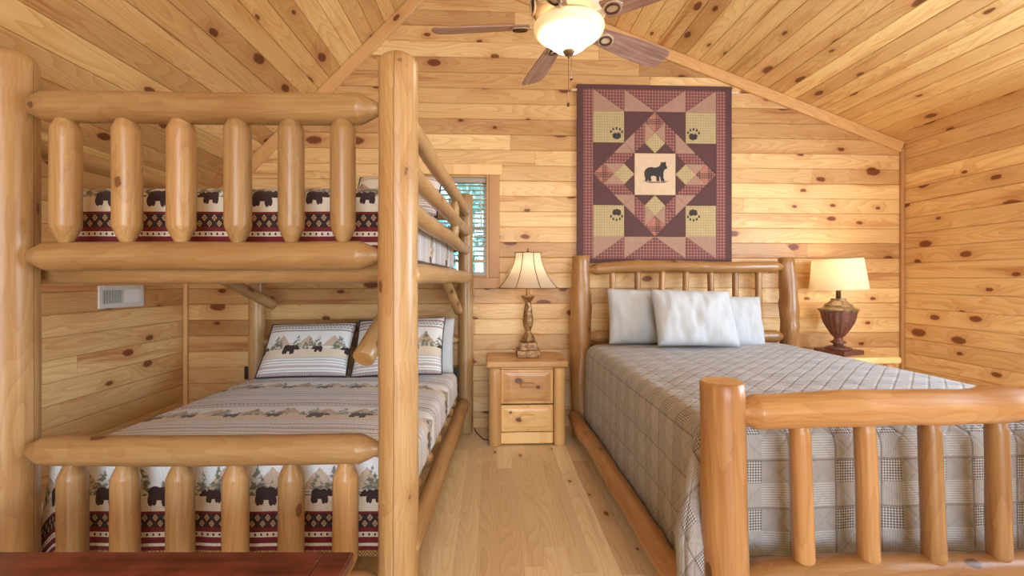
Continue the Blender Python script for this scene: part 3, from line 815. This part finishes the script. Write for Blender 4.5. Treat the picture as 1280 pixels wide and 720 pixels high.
log('guard_stub', C(-.385, 3.05, 1.50), C(-.385, 3.05, 1.80), .03, .03, bunk, ('tenon', 'tenon'))
# deck logs under both mattresses
log('deck_log', C(-1.93, 1.86, 1.284), C(-.40, 1.86, 1.284), .049, .049, bunk, ('round', 'round'), amp=.015, tone=.55)
for zc in (2.14, 2.45, 2.74, 3.02, 3.28): log('deck_log', C(-1.96, zc, 1.29), C(-.41, zc, 1.29), .035, .035, bunk, ('round', 'round'), n=12)
for zc in (1.96, 2.14, 2.45, 2.74, 3.02, 3.28, 3.5): log('deck_log', C(-1.95, zc, .295), C(-.425, zc, .295), .038, .038, bunk, ('round', 'round'), n=14)
# back end rails
for Z, r, e in ((.76, .045, 0), (1.28, .045, 0), (1.78, .045, 0), (1.50, .035, 0)):
    log('end_rail', C(-1.96, 3.585, Z), C(-.43, 3.725, Z), r, r, bunk, ('tenon', 'tenon'), n=16)
for kx in range(6):
    x = -1.8 + kx * .235; zz = 3.6 + .09 * (x + 1.96); log('spindle', C(x, zz, 1.34), C(x, zz, 1.74), .03, .03, bunk, ('tenon', 'tenon'), n=12)
# knee braces
log('knee_brace', P(343, 382, 3.47), C(-1.93, 2.95, 1.29), .04, .038, bunk, ('round', 'cut'))
log('knee_brace', P(574, 390, 3.60), C(-.475, 3.22, 1.262), .034, .034, bunk, ('cut', 'cut'))
log('knee_brace', P(454, 449, 1.86), P(510, 347, 2.28), .045, .045, bunk, ('cut', 'cut'), tone=.4, bevel=.004)
lbox('bracket', (-.02, -.01, -.05), (.02, .01, .05), M_BLACK, bunk, Matrix.Translation(P(309.5, 466, 3.55)))
lbox('bracket', (-.02, -.01, -.05), (.02, .01, .05), M_BLACK, bunk, Matrix.Translation(P(570.5, 468, 3.70)))
# bedding of the bunk, in a frame along the bed
RB = Matrix(((RGT.x, FWD.x, 0, 0), (RGT.y, FWD.y, 0, 0), (0, 0, 1, 0), (0, 0, 0, 1)))
def bedbox(name, lo, hi, mat, label):
    o = lbox(name, lo, hi, mat, None, RB, bevel=.05, seg=4); o.data.polygons.foreach_set('use_smooth', [True] * len(o.data.polygons)); return tag(o, label, 'mattress')
bedbox('mattress', (-1.86, 1.86, .335), (-.46, 3.53, .525), M_MATT, 'cream mattress under the bear quilt on the lower bunk')
bedbox('mattress', (-1.84, 1.93, 1.335), (-.47, 3.50, 1.62), M_MATT, 'cream mattress under the bear quilt on the upper bunk')
LQ = cloth('quilt', RB, -1.83, -.48, 1.895, 3.48, .545, .24, .21, .44, .06, M_LODGE, 'striped bear and pine quilt spread over the lower bunk', crown=.025, res=.014, flare=.03, corner=.03, seed=3, uv0=(0.10, 0.02), fold=.008)
UQ = cloth('quilt', RB, -1.80, -.50, 1.935, 3.45, 1.637, .28, .33, .32, .06, M_LODGE, 'striped bear and pine quilt on the upper bunk behind log spindles', crown=.02, res=.014, flare=.0, corner=.0, seed=8, uv0=(0.13, 0.02), fold=.004, flo=1.335)
SHX = RGT
pillow('sham_pillow', .64, .43, .13, lean(P(385, 437, 3.30), RGT * .998 + Vector((0, 0, .03)), .62), M_LODGE, 'bear print sham on the lower bunk nearest the left wall', group='bear print shams', seed=1, uvoff=(.11, .675), flange=F_INK)
pillow('sham_pillow', .64, .44, .14, lean(P(499, 433, 3.28), RGT + Vector((0, 0, .06)), .55), M_LODGE, 'bear print sham half hidden behind the tall front post', group='bear print shams', seed=2, uvoff=(.30, .675), flange=F_INK)
pillow('bed_pillow', .62, .42, .13, lean(P(517, 432, 3.47), RGT + Vector((0, 0, .02)), .30), M_WHITE, 'white pillow peeking out behind the right bear sham', seed=3)
pillow('sham_pillow', .60, .42, .13, lean(C(-.80, 3.17, 1.83), RGT, .70), M_LODGE, 'bear print pillow on the upper bunk behind the guard rails', group='bear print shams', seed=4, uvoff=(.02, .675), flange=F_INK)

# ------------------------------------------------------------------ queen log bed
HL = P(727, 350, 3.66); HRx = 2.424; HYq = HL.y; FL = P(904, 350, 1.47); FRx = FL.x + (HRx - HL.x)
bed = tag(empty('log_bed', ((HL.x + HRx) / 2, 2.5, 0)), 'queen log bed with spindle headboard and footboard', 'bed')
LQm = dict(mat=M_LOGQ, bevel=.007)
log('post', (HL.x, HYq, 0), (HL.x, HYq, 1.445), .078, .07, bed, ('cut', 'cut'), knots=9, amp=.12, bend=.02, **LQm)
log('post', (HRx, HYq, 0), (HRx, HYq, 1.435), .068, .062, bed, ('cut', 'cut'), knots=9, amp=.12, bend=.02, **LQm)
log('post', (FL.x + .012, FL.y, 0), (FL.x - .006, FL.y, .925), .072, .068, bed, ('cut', 'cut'), amp=.03, bend=.01, n=28, **LQm)
log('post', (FRx, FL.y, 0), (FRx, FL.y, .93), .072, .07, bed, ('cut', 'cut'), amp=.03, knots=2, **LQm)
log('end_rail', (HL.x + .05, HYq, 1.345), (HRx - .04, HYq, 1.365), .048, .046, bed, ('tenon', 'tenon'), knots=6, amp=.06, bend=.03, **LQm)
log('end_rail', (HL.x + .05, HYq, .79), (HRx - .04, HYq, .79), .05, .05, bed, ('tenon', 'tenon'), knots=4, amp=.05, **LQm)
log('end_rail', (FL.x + .052, FL.y, .822), (FRx - .05, FL.y, .845), .057, .055, bed, ('tenon', 'tenon'), knots=7, amp=.08, bend=.035, tl=.05, tr=.55, n=28, seed=41, **LQm)
log('end_rail', (FL.x + .05, FL.y, .288), (FRx - .05, FL.y, .29), .055, .055, bed, ('tenon', 'tenon'), knots=3, amp=.05, bend=.02, **LQm)
for px in (765, 797, 828, 857.5, 888, 919, 948):
    x = atY(px, 350, HYq).x; log('spindle', (x + RND.uniform(-.008, .008), HYq, .80), (x, HYq, 1.335), .027, .025, bed, ('tenon', 'tenon'), amp=.06, bend=.01, knots=2, n=14, tl=.03, **LQm)
sx = [atY(p, 350, FL.y).x for p in (1000, 1081, 1164, 1246)]
sx += [sx[-1] + .215 * (i + 1) for i in range(3) if sx[-1] + .215 * (i + 1) < FRx - .1]
for x in sx: log('spindle', (x + .012, FL.y, .30), (x - .004, FL.y, .80), .034, .031, bed, ('tenon', 'tenon'), amp=.05, bend=.008, tl=.04, tr=.7, **LQm)
log('side_rail', (.656, HYq - .03, .168), (.672, FL.y + .04, .165), .052, .05, bed, ('round', 'tenon'), knots=9, amp=.10, bend=.03, n=28, seed=12, **LQm)
log('side_rail', (HRx, HYq - .03, .168), (FRx, FL.y + .04, .165), .052, .05, bed, ('round', 'tenon'), knots=5, amp=.06, bend=.03, **LQm)
for i in range(5):
    y = 1.75 + i * .42; lbox('cross_slat', (.82, y - .04, .22), (HRx - .03, y + .04, .25), M_TRIM, bed)
o = lbox('mattress', (.80, 1.60, .255), (2.33, 3.53, .717), M_MATT, None, bevel=.05, seg=4); tag(o, 'thick mattress under the taupe patchwork quilt', 'mattress')
cloth('quilt', Matrix(), .815, 2.315, 1.635, 3.52, .742, .62, .53, .51, .085, M_GREYQ, 'taupe patchwork quilt with checks draped over the queen bed', crown=.022, res=.015, flare=.018, corner=.17, seed=21, fold=.014, wave=.007)
pillow('bed_pillow', .60, .43, .16, lean(atY(868, 397, 3.23), (1, 0, -.03), .42), M_WHITE, 'white pillow standing in front of the other two', group='white pillows on the queen bed', seed=5, wr=.022)
pillow('bed_pillow', .60, .43, .16, lean(atY(808, 395.5, 3.45), (1, 0, -.03), .22), M_WHITE, 'white back pillow on the side nearest the nightstand', group='white pillows on the queen bed', seed=6, wr=.022)
pillow('bed_pillow', .58, .41, .16, lean(atY(909, 401.5, 3.45), (1, 0, -.06), .25), M_WHITE, 'white back pillow on the side of the urn lamp', group='white pillows on the queen bed', seed=7, wr=.022)

# ------------------------------------------------------------------ nightstands
def nightstand(x0, x1, yf, top, label):
    yb = yf + .43; xc = (x0 + x1) / 2
    n = tag(empty('nightstand', (xc, (yf + yb) / 2, 0)), label, 'nightstand', 'log nightstands')
    a, b = x0 + .012, x1 - .012
    o = lbox('table_top', (x0 - .004, yf - .012, top - .05), (x1 + .004, yb, top), M_CAB, n, bevel=.014, seg=3)
    for x in (a + .05, b - .05):
        for yy in (yf + .05, yb - .05): log('corner_post', (x, yy, 0), (x, yy, top - .052), .05, .048, n, mat=M_CAB, amp=.02, bend=.002, bevel=.006, n=18)
    for x in (a + .035, b - .055): lbox('side_panel', (x, yf + .09, .07), (x + .02, yb - .09, top - .052), M_CAB, n)
    lbox('back_panel', (a + .09, yb - .06, .07), (b - .09, yb - .045, top - .052), M_CAB, n)
    fx0, fx1, fy = a + .092, b - .092, yf + .035
    lbox('bottom_rail', (fx0, fy, .012), (fx1, fy + .02, .098), M_CAB, n, bevel=.004)
    for z0, z1 in ((.315, .575), (.105, .305)):
        d = lbox('drawer', (fx0 + .003, fy - .004, z0), (fx1 - .003, fy + .018, z1), M_CAB, n, bevel=.003)
        # raised panel
        w, h = fx1 - fx0 - .05, z1 - z0 - .045; cx, cz = (fx0 + fx1) / 2, (z0 + z1) / 2
        p = [(-w / 2, -h / 2), (w / 2, -h / 2), (w / 2, h / 2), (-w / 2, h / 2)]
        prism('raised_panel', p, 0, .014, M_CAB, d, axes((cx, fy - .0035, cz), (1, 0, 0), (0, 0, 1), (0, -1, 0)), inset=.05)
        lbox('handle', (cx - .052, fy - .046, cz - .0), (cx + .052, fy - .017, cz + .036), M_CAB, d, bevel=.008, seg=2)
    lbox('top_rail', (fx0, fy + .002, .578), (fx1, fy + .02, top - .052), M_CAB, n)
    return n
q0, q1 = P(608.5, 500, 3.40), P(710.5, 500, 3.40)
ns1 = nightstand(q0.x, q1.x, q0.y - .005, .642, 'knotty pine two drawer log nightstand between the two beds')
tr = atY(1071, 440, 3.84)
ns2 = nightstand(2.575, tr.x, 3.415, .648, 'log nightstand mostly hidden behind the queen bed, under the urn lamp')

# ------------------------------------------------------------------ lamps
def point(name, loc, power, col, size=.04):
    d = bpy.data.lights.new(name, 'POINT'); d.energy = power; d.color = col; d.shadow_soft_size = size
    o = bpy.data.objects.new(name, d); COL.objects.link(o); o.location = loc; return o
def sq(w, z0, z1, mat, par, base, nm, bev=.004): return lbox(nm, (-w, -w, z0), (w, w, z1), mat, par, base, bevel=bev, seg=2)
WARM = (1.0, .78, .50)
b1 = atZ(660, 445, .643); L1 = tag(empty('table_lamp', b1), 'carved gold lamp with flared bell shade on the nightstand', 'lamp')
T1 = Matrix.Translation(b1); k = .00648
def prof(pts, base_y, k): return [(r * k, (base_y - y) * k) for r, y in pts]
sq(14 * k, 0, .055, M_LAMP1, L1, T1, 'base'); sq(10.5 * k, .055, .115, M_LAMP1, L1, T1, 'plinth')
for a in range(4):
    an = a * math.pi / 2 + math.pi / 4; lathe('foot', [(.0, .0), (.018, .0), (.024, .02), (.018, .05), (.0, .06)], M_LAMP1, L1, T1 @ Matrix.Translation((.10 * math.cos(an), .10 * math.sin(an), 0)), n=10)
lathe('stem', prof([(8, 429), (8.5, 427), (8, 424), (5, 420), (3.4, 417), (3.8, 414), (6, 408), (6.3, 402), (5.4, 394), (4.3, 386), (3.6, 382), (4.0, 379.5), (6.5, 376), (8.2, 374), (8.0, 372.4), (3, 371.6), (2.2, 370), (2.0, 330)], 447, k), M_LAMP1, L1, T1, n=24, flute=.03, nf=8)
def bell(r0, r1, h, n=48, lob=8):
    out = []
    for i in range(15):
        t = i / 14; r = r1 + (r0 - r1) * (1 - t) ** 1.9; out.append((r, t * h))
    return out
zs = (447 - 363) * k
prf = bell(37.5 * k, 16.5 * k, 43 * k)
sh = lathe('lamp_shade', prf, M_SHADE1, L1, T1 @ Matrix.Translation((0, 0, zs)), n=48)
bm = bmesh.new(); bm.from_mesh(sh.data)
for f in [f for f in bm.faces if len(f.verts) > 4]: bm.faces.remove(f)
bm.to_mesh(sh.data); bm.free()
for i in range(8):
    an = i * math.pi / 4 + .32
    tube('shade_seam', [b1 + Vector(((r + .002) * math.cos(an), (r + .002) * math.sin(an), zs + z)) for r, z in prf], .0034, M_SEAM, sh, 6)
for (r, z) in (prf[0], prf[-1]): tube('shade_trim', [b1 + Vector(((r + .001) * math.cos(a * math.pi / 16), (r + .001) * math.sin(a * math.pi / 16), zs + z)) for a in range(32)], .0036, M_SEAM, sh, 6, True)
lathe('finial', [(.003, 0), (.012, .006), (.014, .014), (.005, .022), (.009, .03), (.0, .042)], M_LAMP1, L1, T1 @ Matrix.Translation((0, 0, zs + 43 * k - .002)), n=12)
lathe('bulb', [(.014, -.05), (.016, -.02), (.03, .02), (.024, .05), (.0, .06)], glow_mat('lit_bulb', (1, .85, .6), 8.0), L1, T1 @ Matrix.Translation((0, 0, zs + .13)), n=12)
point('table_lamp_glow', b1 + Vector((.0, .0, zs + .15)), 5.0, WARM)
b2 = atZ(1048, 441.5, .649); L2 = tag(empty('table_lamp', b2), 'brown fluted urn lamp with cream drum shade beside the right wall', 'lamp')
k = b2.length / F if False else .00652
T2 = Matrix.Translation(b2) @ Matrix.Rotation(math.radians(20), 4, 'Z')
sq(19 * k, 0, .035, M_LAMP2, L2, T2, 'base'); lathe('base_step', prof([(15, 436), (14, 434), (8, 432)], 441.5, k), M_LAMP2, L2, T2, n=24)
lathe('urn', prof([(6, 433), (5, 430), (9, 427.5), (5, 425), (4.5, 421.5), (7, 419), (12, 411), (16.5, 402), (18.5, 394), (19, 390), (20, 388.5)], 441.5, k), M_LAMP2, L2, T2, n=64, flute=.035, nf=16)
lathe('urn_lid', prof([(22, 388), (22.5, 386), (19, 384.5), (15.5, 383), (15.5, 381), (12, 378.5), (8.5, 375), (8, 372.5)], 441.5, k), M_LAMP2G, L2, T2, n=8, smooth=False)
lathe('neck', prof([(2.8, 373), (2.6, 362), (4, 361), (3.6, 356), (2, 350)], 441.5, k), M_BRONZE, L2, T2, n=14)
zs2 = (441.5 - 361) * k
T2s = Matrix.Translation(b2 + Vector((0, 0, zs2))) @ Matrix.Rotation(math.radians(-2.5), 4, 'Y')
def open_lathe(name, pr, mat, par, M, n=40):
    o = lathe(name, pr, mat, par, M, n); bm = bmesh.new(); bm.from_mesh(o.data)
    for f in [f for f in bm.faces if len(f.verts) > 4]: bm.faces.remove(f)
    bm.to_mesh(o.data); bm.free(); return o
sh2 = open_lathe('lamp_shade', [(31.5 * k, 0), (31.2 * k, .012), (27 * k, 37.5 * k), (26.8 * k, 38 * k)], M_SHADE2, L2, T2s)
tube('harp', [b2 + Vector((.0, .05 * math.sin(a), zs2 + .02 + .11 * (1 - math.cos(a)))) for a in [math.pi * i / 12 for i in range(13)]], .0028, M_BRONZE, L2, 6)
lathe('bulb', [(.014, -.05), (.016, -.02), (.03, .02), (.024, .05), (.0, .06)], glow_mat('lit_bulb_b', (1, .85, .6), 8.0), L2, T2s @ Matrix.Translation((0, 0, .09)), n=12)
point('urn_lamp_glow', b2 + Vector((0, .0, zs2 + .14)), 8.0, WARM)

# ------------------------------------------------------------------ ceiling fan
fc = C((711 - CX) / F * 2.15, 2.15, 0); FX, FY = fc.x, fc.y
fan = tag(empty('ceiling_fan', (FX, FY, 2.29)), 'five blade ceiling fan with a lit frosted bowl', 'ceiling fan')
TF = Matrix.Translation((FX, FY, 0))
bowl = lathe('glass_bowl', [(.0, 2.330), (.03, 2.331), (.062, 2.341), (.087, 2.360), (.102, 2.378), (.122, 2.393), (.146, 2.405), (.162, 2.420), (.1675, 2.438), (.165, 2.447), (.158, 2.449), (.150, 2.440), (.0, 2.436)], M_BOWL, fan, TF, n=48)
lathe('finial', [(.0, 2.294), (.005, 2.297), (.006, 2.304), (.012, 2.308), (.022, 2.316), (.028, 2.326), (.030, 2.331)], M_BRONZE, fan, TF, n=20)
lathe('light_collar', [(.10, 2.44), (.125, 2.450), (.125, 2.47), (.10, 2.478)], M_FANIV, fan, TF, n=32)
hs = lathe('motor_housing', [(.10, 2.476), (.135, 2.482), (.158, 2.50), (.168, 2.53), (.168, 2.60), (.15, 2.64), (.10, 2.67), (.04, 2.69)], M_FANIV, fan, TF, n=40)
for i in range(10):   # filigree loops around the housing
    an = i * math.pi / 5 + .1; ct = Vector((FX + .160 * math.cos(an), FY + .160 * math.sin(an), 2.535)); tg = Vector((-math.sin(an), math.cos(an), 0)); rd = Vector((math.cos(an), math.sin(an), 0))
    tube('scroll_loop', [ct + tg * (.045 * math.cos(q)) + Vector((0, 0, .036 * math.sin(q))) + rd * (.012 - .02 * math.sin(q) * 0 + .006 * math.sin(q)) for q in [2 * math.pi * j / 18 for j in range(18)]], .006, M_FANIV, hs, 6, True)
    for j in (-1, 0, 1): tube('scroll_rib', [ct + tg * (.012 * j) + rd * .010 + Vector((0, 0, -.028)), ct + tg * (.022 * j) + rd * .013 + Vector((0, 0, .028))], .003, M_FANDK, hs, 5)
tube('housing_rim', [Vector((FX + .172 * math.cos(q), FY + .172 * math.sin(q), 2.578)) for q in [2 * math.pi * j / 40 for j in range(40)]], .008, M_FANDK, hs, 6, True)
lathe('down_rod', [(.014, 2.68), (.014, ceil_z(FX) - .05)], M_FANDK, fan, TF, n=14)
lathe('canopy', [(.016, ceil_z(FX) - .13), (.045, ceil_z(FX) - .12), (.07, ceil_z(FX) - .06), (.072, ceil_z(FX) - .032)], M_FANDK, fan, TF, n=24)
def blade_outline():
    pts = [(.0, .047), (.10, .056), (.30, .068), (.42, .069), (.455, .060), (.468, .035)]
    return [(x, -y) for x, y in pts] + [(x, y) for x, y in reversed(pts)]
for i in range(5):
    an = math.radians(31.5 + 72 * i) - YAW
    Mb = Matrix.Translation((FX, FY, 2.452)) @ Matrix.Rotation(an, 4, 'Z')
    Mp = Mb @ Matrix.Translation((.185, 0, 0)) @ Matrix.Rotation(math.radians(-18), 4, 'X')
    bdo = prism('blade', blade_outline(), -.003, .003, M_BLADE, fan, Mp)
    arm = [(-.06, -.016), (.0, -.014), (.03, -.035), (.075, -.028), (.095, 0), (.075, .028), (.03, .035), (.0, .014), (-.06, .016)]
    prism('blade_bracket', arm, -.009, -.0032, M_FANIV, fan, Mp)
    lp = [Mp @ Vector((.045 + .032 * math.cos(q), .024 * math.sin(q), -.013)) for q in [2 * math.pi * j / 14 for j in range(14)]]
    tube('bracket_loop', lp, .005, M_FANDK, fan, 6, True)
for dx, ln, fob in ((-.004, .215, .022), (.010, .10, .014)):
    x, y = FX + dx, FY - .012
    tube('pull_chain', [(x, y, 2.30), (x, y, 2.30 - ln)], .0013, M_BRONZE, fan, 5)
    lathe('chain_fob', [(.0, 0), (.005, .003), (.0075, fob * .5), (.004, fob), (.0, fob * 1.15)], M_FANDK, fan, Matrix.Translation((x, y, 2.30 - ln - fob)), n=10)

# ------------------------------------------------------------------ quilt on the wall
tl_, br_ = atY(722, 105, D - .03), atY(915, 329, D - .03)
UA = (br_.x - tl_.x) / 5.02; qc = Vector(((tl_.x + br_.x) / 2 - .004, D - .024, (tl_.z + br_.z) / 2 + .0))
wq = tag(empty('wall_quilt', (qc.x, qc.y, br_.z)), 'patchwork bear quilt hanging on the wall above the headboard', 'quilt')
MQ = axes(qc, (1, 0, 0), (0, 0, 1), (0, -1, 0))
def patch(poly, mat, z=0.010, nm='patch'): return prism(nm, [(x * UA, y * UA) for x, y in poly], 0.0005, z, mat, wq, MQ, inset=.006)
HB = (tl_.z - br_.z) / UA / 2
lbox('backing', (-2.51 * UA, -HB * UA, -.006), (2.51 * UA, HB * UA, 0), F_DARK, wq, MQ)
def rect(a, b, c, d): return [(a, b), (c, b), (c, d), (a, d)]
TR = HB - .14
for s in (-1, 1):
    patch(rect(*sorted((s * 2.31, s * 2.51))[:1], -HB, sorted((s * 2.31, s * 2.51))[1], HB), F_DARK, nm='border')
    a, b = sorted((s * 2.0, s * 2.31)); patch(rect(a, -TR, b, TR), F_RED, nm='border')
    patch(rect(-2.31, *( (TR, 2.31, HB) if s > 0 else (-HB, 2.31, -TR))), F_DARK, nm='border')
    # rows of triangles above and below the star
    y0, y1 = s * 2.0, s * TR
    for xa, xb in ((-2, -1), (-1, 0), (2, 1), (1, 0)):
        t1, t2 = [(xa, y1), (xa, y0), (xb, y0)], [(xa, y1), (xb, y0), (xb, y1)]
        for tri, mt in ((t1, F_TAN), (t2, F_RED)):
            (x1_, y1_), (x2_, y2_), (x3_, y3_) = tri
            if (x2_ - x1_) * (y3_ - y1_) - (x3_ - x1_) * (y2_ - y1_) < 0: tri = tri[::-1]
            patch(tri, mt)
def ccw(p):
    ar = sum(p[i][0] * p[(i + 1) % len(p)][1] - p[(i + 1) % len(p)][0] * p[i][1] for i in range(len(p))); return p if ar > 0 else p[::-1]
for sx_ in (-1, 1):
    for sy_ in (-1, 1):
        patch(ccw([(sx_, sy_), (2 * sx_, sy_), (2 * sx_, 2 * sy_), (sx_, 2 * sy_)]), F_KHAKI)
        patch(ccw([(sx_, 2 * sy_), (0, 2 * sy_), (sx_, sy_)]), F_DARK); patch(ccw([(2 * sx_, sy_), (2 * sx_, 0), (sx_, sy_)]), F_DARK)
def pq(p, q): return ((p - q) / 2, (p + q) / 2)
c1 = 2 / 3
def cell(i, j): return [(i * c1, j * c1), ((i + 1) * c1, j * c1), ((i + 1) * c1, (j + 1) * c1), (i * c1, (j + 1) * c1)]
for i in range(-3, 3):
    for j in range(-3, 3):
        ii, jj = (i if i >= 0 else -1 - i), (j if j >= 0 else -1 - j)
        g = cell(i, j)
        if ii == 2 and jj == 2: patch(ccw([pq(*v) for v in g]), F_BLOCK); continue
        if ii == 2 or jj == 2:
            # split into red and tan triangles along the diagonal running to the tip
            r_ = (ii + jj) % 2
            if (i >= 0) == (j >= 0): a, b = ([g[0], g[1], g[2]], [g[0], g[2], g[3]])
            else: a, b = ([g[0], g[1], g[3]], [g[1], g[2], g[3]])
            far = lambda t: sum(max(abs(v[0]), abs(v[1])) for v in t)
            if far(a) < far(b): a, b = b, a
            patch(ccw([pq(*v) for v in a]), F_RED if r_ else F_TAN); patch(ccw([pq(*v) for v in b]), F_TAN if r_ else F_RED); continue
        if ii == 1 and jj == 1: patch(ccw([pq(*v) for v in g]), F_KHAKI); continue
        if (ii, jj) in ((1, 0), (0, 1)):
            # dark triangle outside the centre square
            far3 = sorted(g, key=lambda v: abs(v[0]) + abs(v[1]))[1:]
            patch(ccw([pq(*v) for v in far3]), F_DARK)
patch(rect(-c1, -c1, c1, c1), F_CREAM, .012)
bear = [(-.40, -.10), (-.41, .02), (-.37, .12), (-.28, .19), (-.16, .21), (-.04, .19), (.06, .21), (.13, .25), (.17, .33), (.19, .40), (.23, .38), (.29, .38), (.34, .41), (.36, .35), (.36, .28), (.40, .21), (.40, .16), (.33, .14), (.29, .10), (.27, .00), (.27, -.16), (.31, -.25), (.30, -.28), (.18, -.28), (.16, -.14), (.13, -.10), (.12, -.24), (.14, -.28), (.03, -.28), (.01, -.12), (-.06, -.09), (-.15, -.10), (-.18, -.16), (-.15, -.25), (-.16, -.28), (-.26, -.28), (-.28, -.20), (-.29, -.27), (-.38, -.28), (-.37, -.18)]
def flat_print(nm, poly, z, s, o=(0, 0), mat=F_INK):
    me_o = mesh(nm, [((x * s + o[0]) * UA, (y * s + o[1]) * UA, z) for x, y in poly], [tuple(range(len(poly)))], mat, wq, MQ); 
    bm = bmesh.new(); bm.from_mesh(me_o.data); r = bmesh.ops.extrude_face_region(bm, geom=bm.faces[:])
    for v in [g for g in r['geom'] if isinstance(g, bmesh.types.BMVert)]: v.co.z += .0012
    bmesh.ops.recalc_face_normals(bm, faces=bm.faces[:]); bmesh.ops.triangulate(bm, faces=bm.faces[:]); bm.to_mesh(me_o.data); bm.free(); return me_o
flat_print('bear_print', bear, .0122, .92, (.02, .03))
flat_print('ground_print', [(-.48, -.27), (-.2, -.30), (.2, -.30), (.48, -.26), (.30, -.33), (-.2, -.34)], .0121, .92, (.02, .03), F_DARK)
circ = lambda cx, cy, r, ry=None, n=10: [(cx + r * math.cos(6.2832 * i / n), cy + (ry or r) * math.sin(6.2832 * i / n)) for i in range(n)]
for sx_ in (-1, 1):
    for sy_ in (-1, 1):
        ox, oy = sx_ * 1.25, (1.25 if sy_ > 0 else -1.27); fl_ = sx_
        flat_print('paw_print', [(x * fl_, y * sy_ if sy_ < 0 else y) for x, y in [(-.10, -.06), (-.02, -.10), (.08, -.07), (.10, .02), (.04, .06), (0, .04), (-.06, .07), (-.11, .02)]], .0102, 1.35, (ox, oy - .02 * sy_))
        for q in range(5):
            an = math.radians(25 + q * 32); flat_print('paw_toe', circ(.20 * math.cos(an), sy_ * .20 * math.sin(an), .030, .046), .0102, 1.0, (ox, oy))
rodz = tl_.z - .045
lathe('hanging_rod', [(.011, 0), (.012, .003), (.012, 5.02 * UA + .117), (.011, 5.02 * UA + .12)], M_DOWEL, wq, Matrix.Translation((tl_.x - .055, D - .018, rodz)) @ Matrix.Rotation(math.pi / 2, 4, 'Y'), n=14)

# ------------------------------------------------------------------ wall vent on the left wall
v0, v1 = atX(121.5, 370, XL), atX(178, 370, XL)
vz0, vz1 = atX(121.5, 386.5, XL).z, atX(121.5, 357, XL).z
vent = tag(empty('wall_vent', (XL, (v0.y + v1.y) / 2, vz0)), 'white metal wall register below the upper bunk on the left wall', 'vent')
ya, yb = v0.y, v1.y; h = vz1 - vz0; wv = yb - ya
fm = .032
lbox('frame', (XL, ya, vz0), (XL + .012, ya + fm, vz1), M_VENT, vent, bevel=.003); lbox('frame', (XL, yb - fm, vz0), (XL + .012, yb, vz1), M_VENT, vent, bevel=.003)
lbox('frame', (XL, ya + fm, vz0), (XL + .012, yb - fm, vz0 + fm), M_VENT, vent, bevel=.003); lbox('frame', (XL, ya + fm, vz1 - fm), (XL + .012, yb - fm, vz1), M_VENT, vent, bevel=.003)
ym = ya + wv * .50
lbox('mullion', (XL, ym, vz0 + fm), (XL + .012, ym + .014, vz1 - fm), M_VENT, vent)
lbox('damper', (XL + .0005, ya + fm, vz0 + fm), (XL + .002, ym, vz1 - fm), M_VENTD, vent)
lbox('damper', (XL + .0005, ym + .014, vz0 + fm), (XL + .002, yb - fm, vz1 - fm), M_VENT, vent)
for lo, hi, tl2 in ((ya + fm, ym, -.5), (ym + .014, yb - fm, .7)):
    yy = lo + .008
    while yy < hi - .004:
        box('louver', (.009, .0022 if tl2 < 0 else .008, h - 2 * fm), M_VENT, vent, Matrix.Translation((XL + .0065, yy, (vz0 + vz1) / 2)) @ Matrix.Rotation(tl2, 4, 'Z')); yy += .0125

# ------------------------------------------------------------------ bench in front of the bunk
bz = .472; cr = atZ(443, 689, bz); BR = Matrix.Translation((cr.x, cr.y, 0)) @ Matrix.Rotation(-YAW, 4, 'Z')
bench = tag(empty('bench', BR @ Vector((-.6, -.2, 0)), -YAW), 'dark red stained plank bench at the foot of the bunk bed', 'bench')
Lb, Db = 1.36, .42
lbox('end_board', (-.085, -Db, bz - .036), (0, 0, bz), M_BENCH, bench, BR, bevel=.006, seg=2); lbox('end_board', (-Lb, -Db, bz - .036), (-Lb + .085, 0, bz), M_BENCH, bench, BR, bevel=.006, seg=2)
for i in range(3):
    y1 = -i * Db / 3 - .0008; lbox('plank', (-Lb + .086, y1 - Db / 3 + .0016, bz - .036), (-.086, y1, bz - .0005), M_BENCH, bench, BR, bevel=.003)
for x in (-.06, -Lb + .06):
    for yy in (-.07, -Db + .07): lbox('leg', (x - .035, yy - .035, 0), (x + .035, yy + .035, bz - .036), M_BENCH, bench, BR, bevel=.004)
for yy in (-.07, -Db + .07): lbox('apron', (-Lb + .09, yy - .01, bz - .12), (-.09, yy + .01, bz - .037), M_BENCH, bench, BR)

# ------------------------------------------------------------------ lamp cord on the floor
cp = [atZ(593, 538, .006) + Vector((0, .05, 0)), atZ(595, 540, .006), atZ(600, 545, .006), atZ(604, 549, .006), atZ(611, 550, .006)]
tag(tube('power_cord', cp, .004, M_CORD, None, 6), 'thin brown lamp cord on the floor beside the nightstand', 'cord')
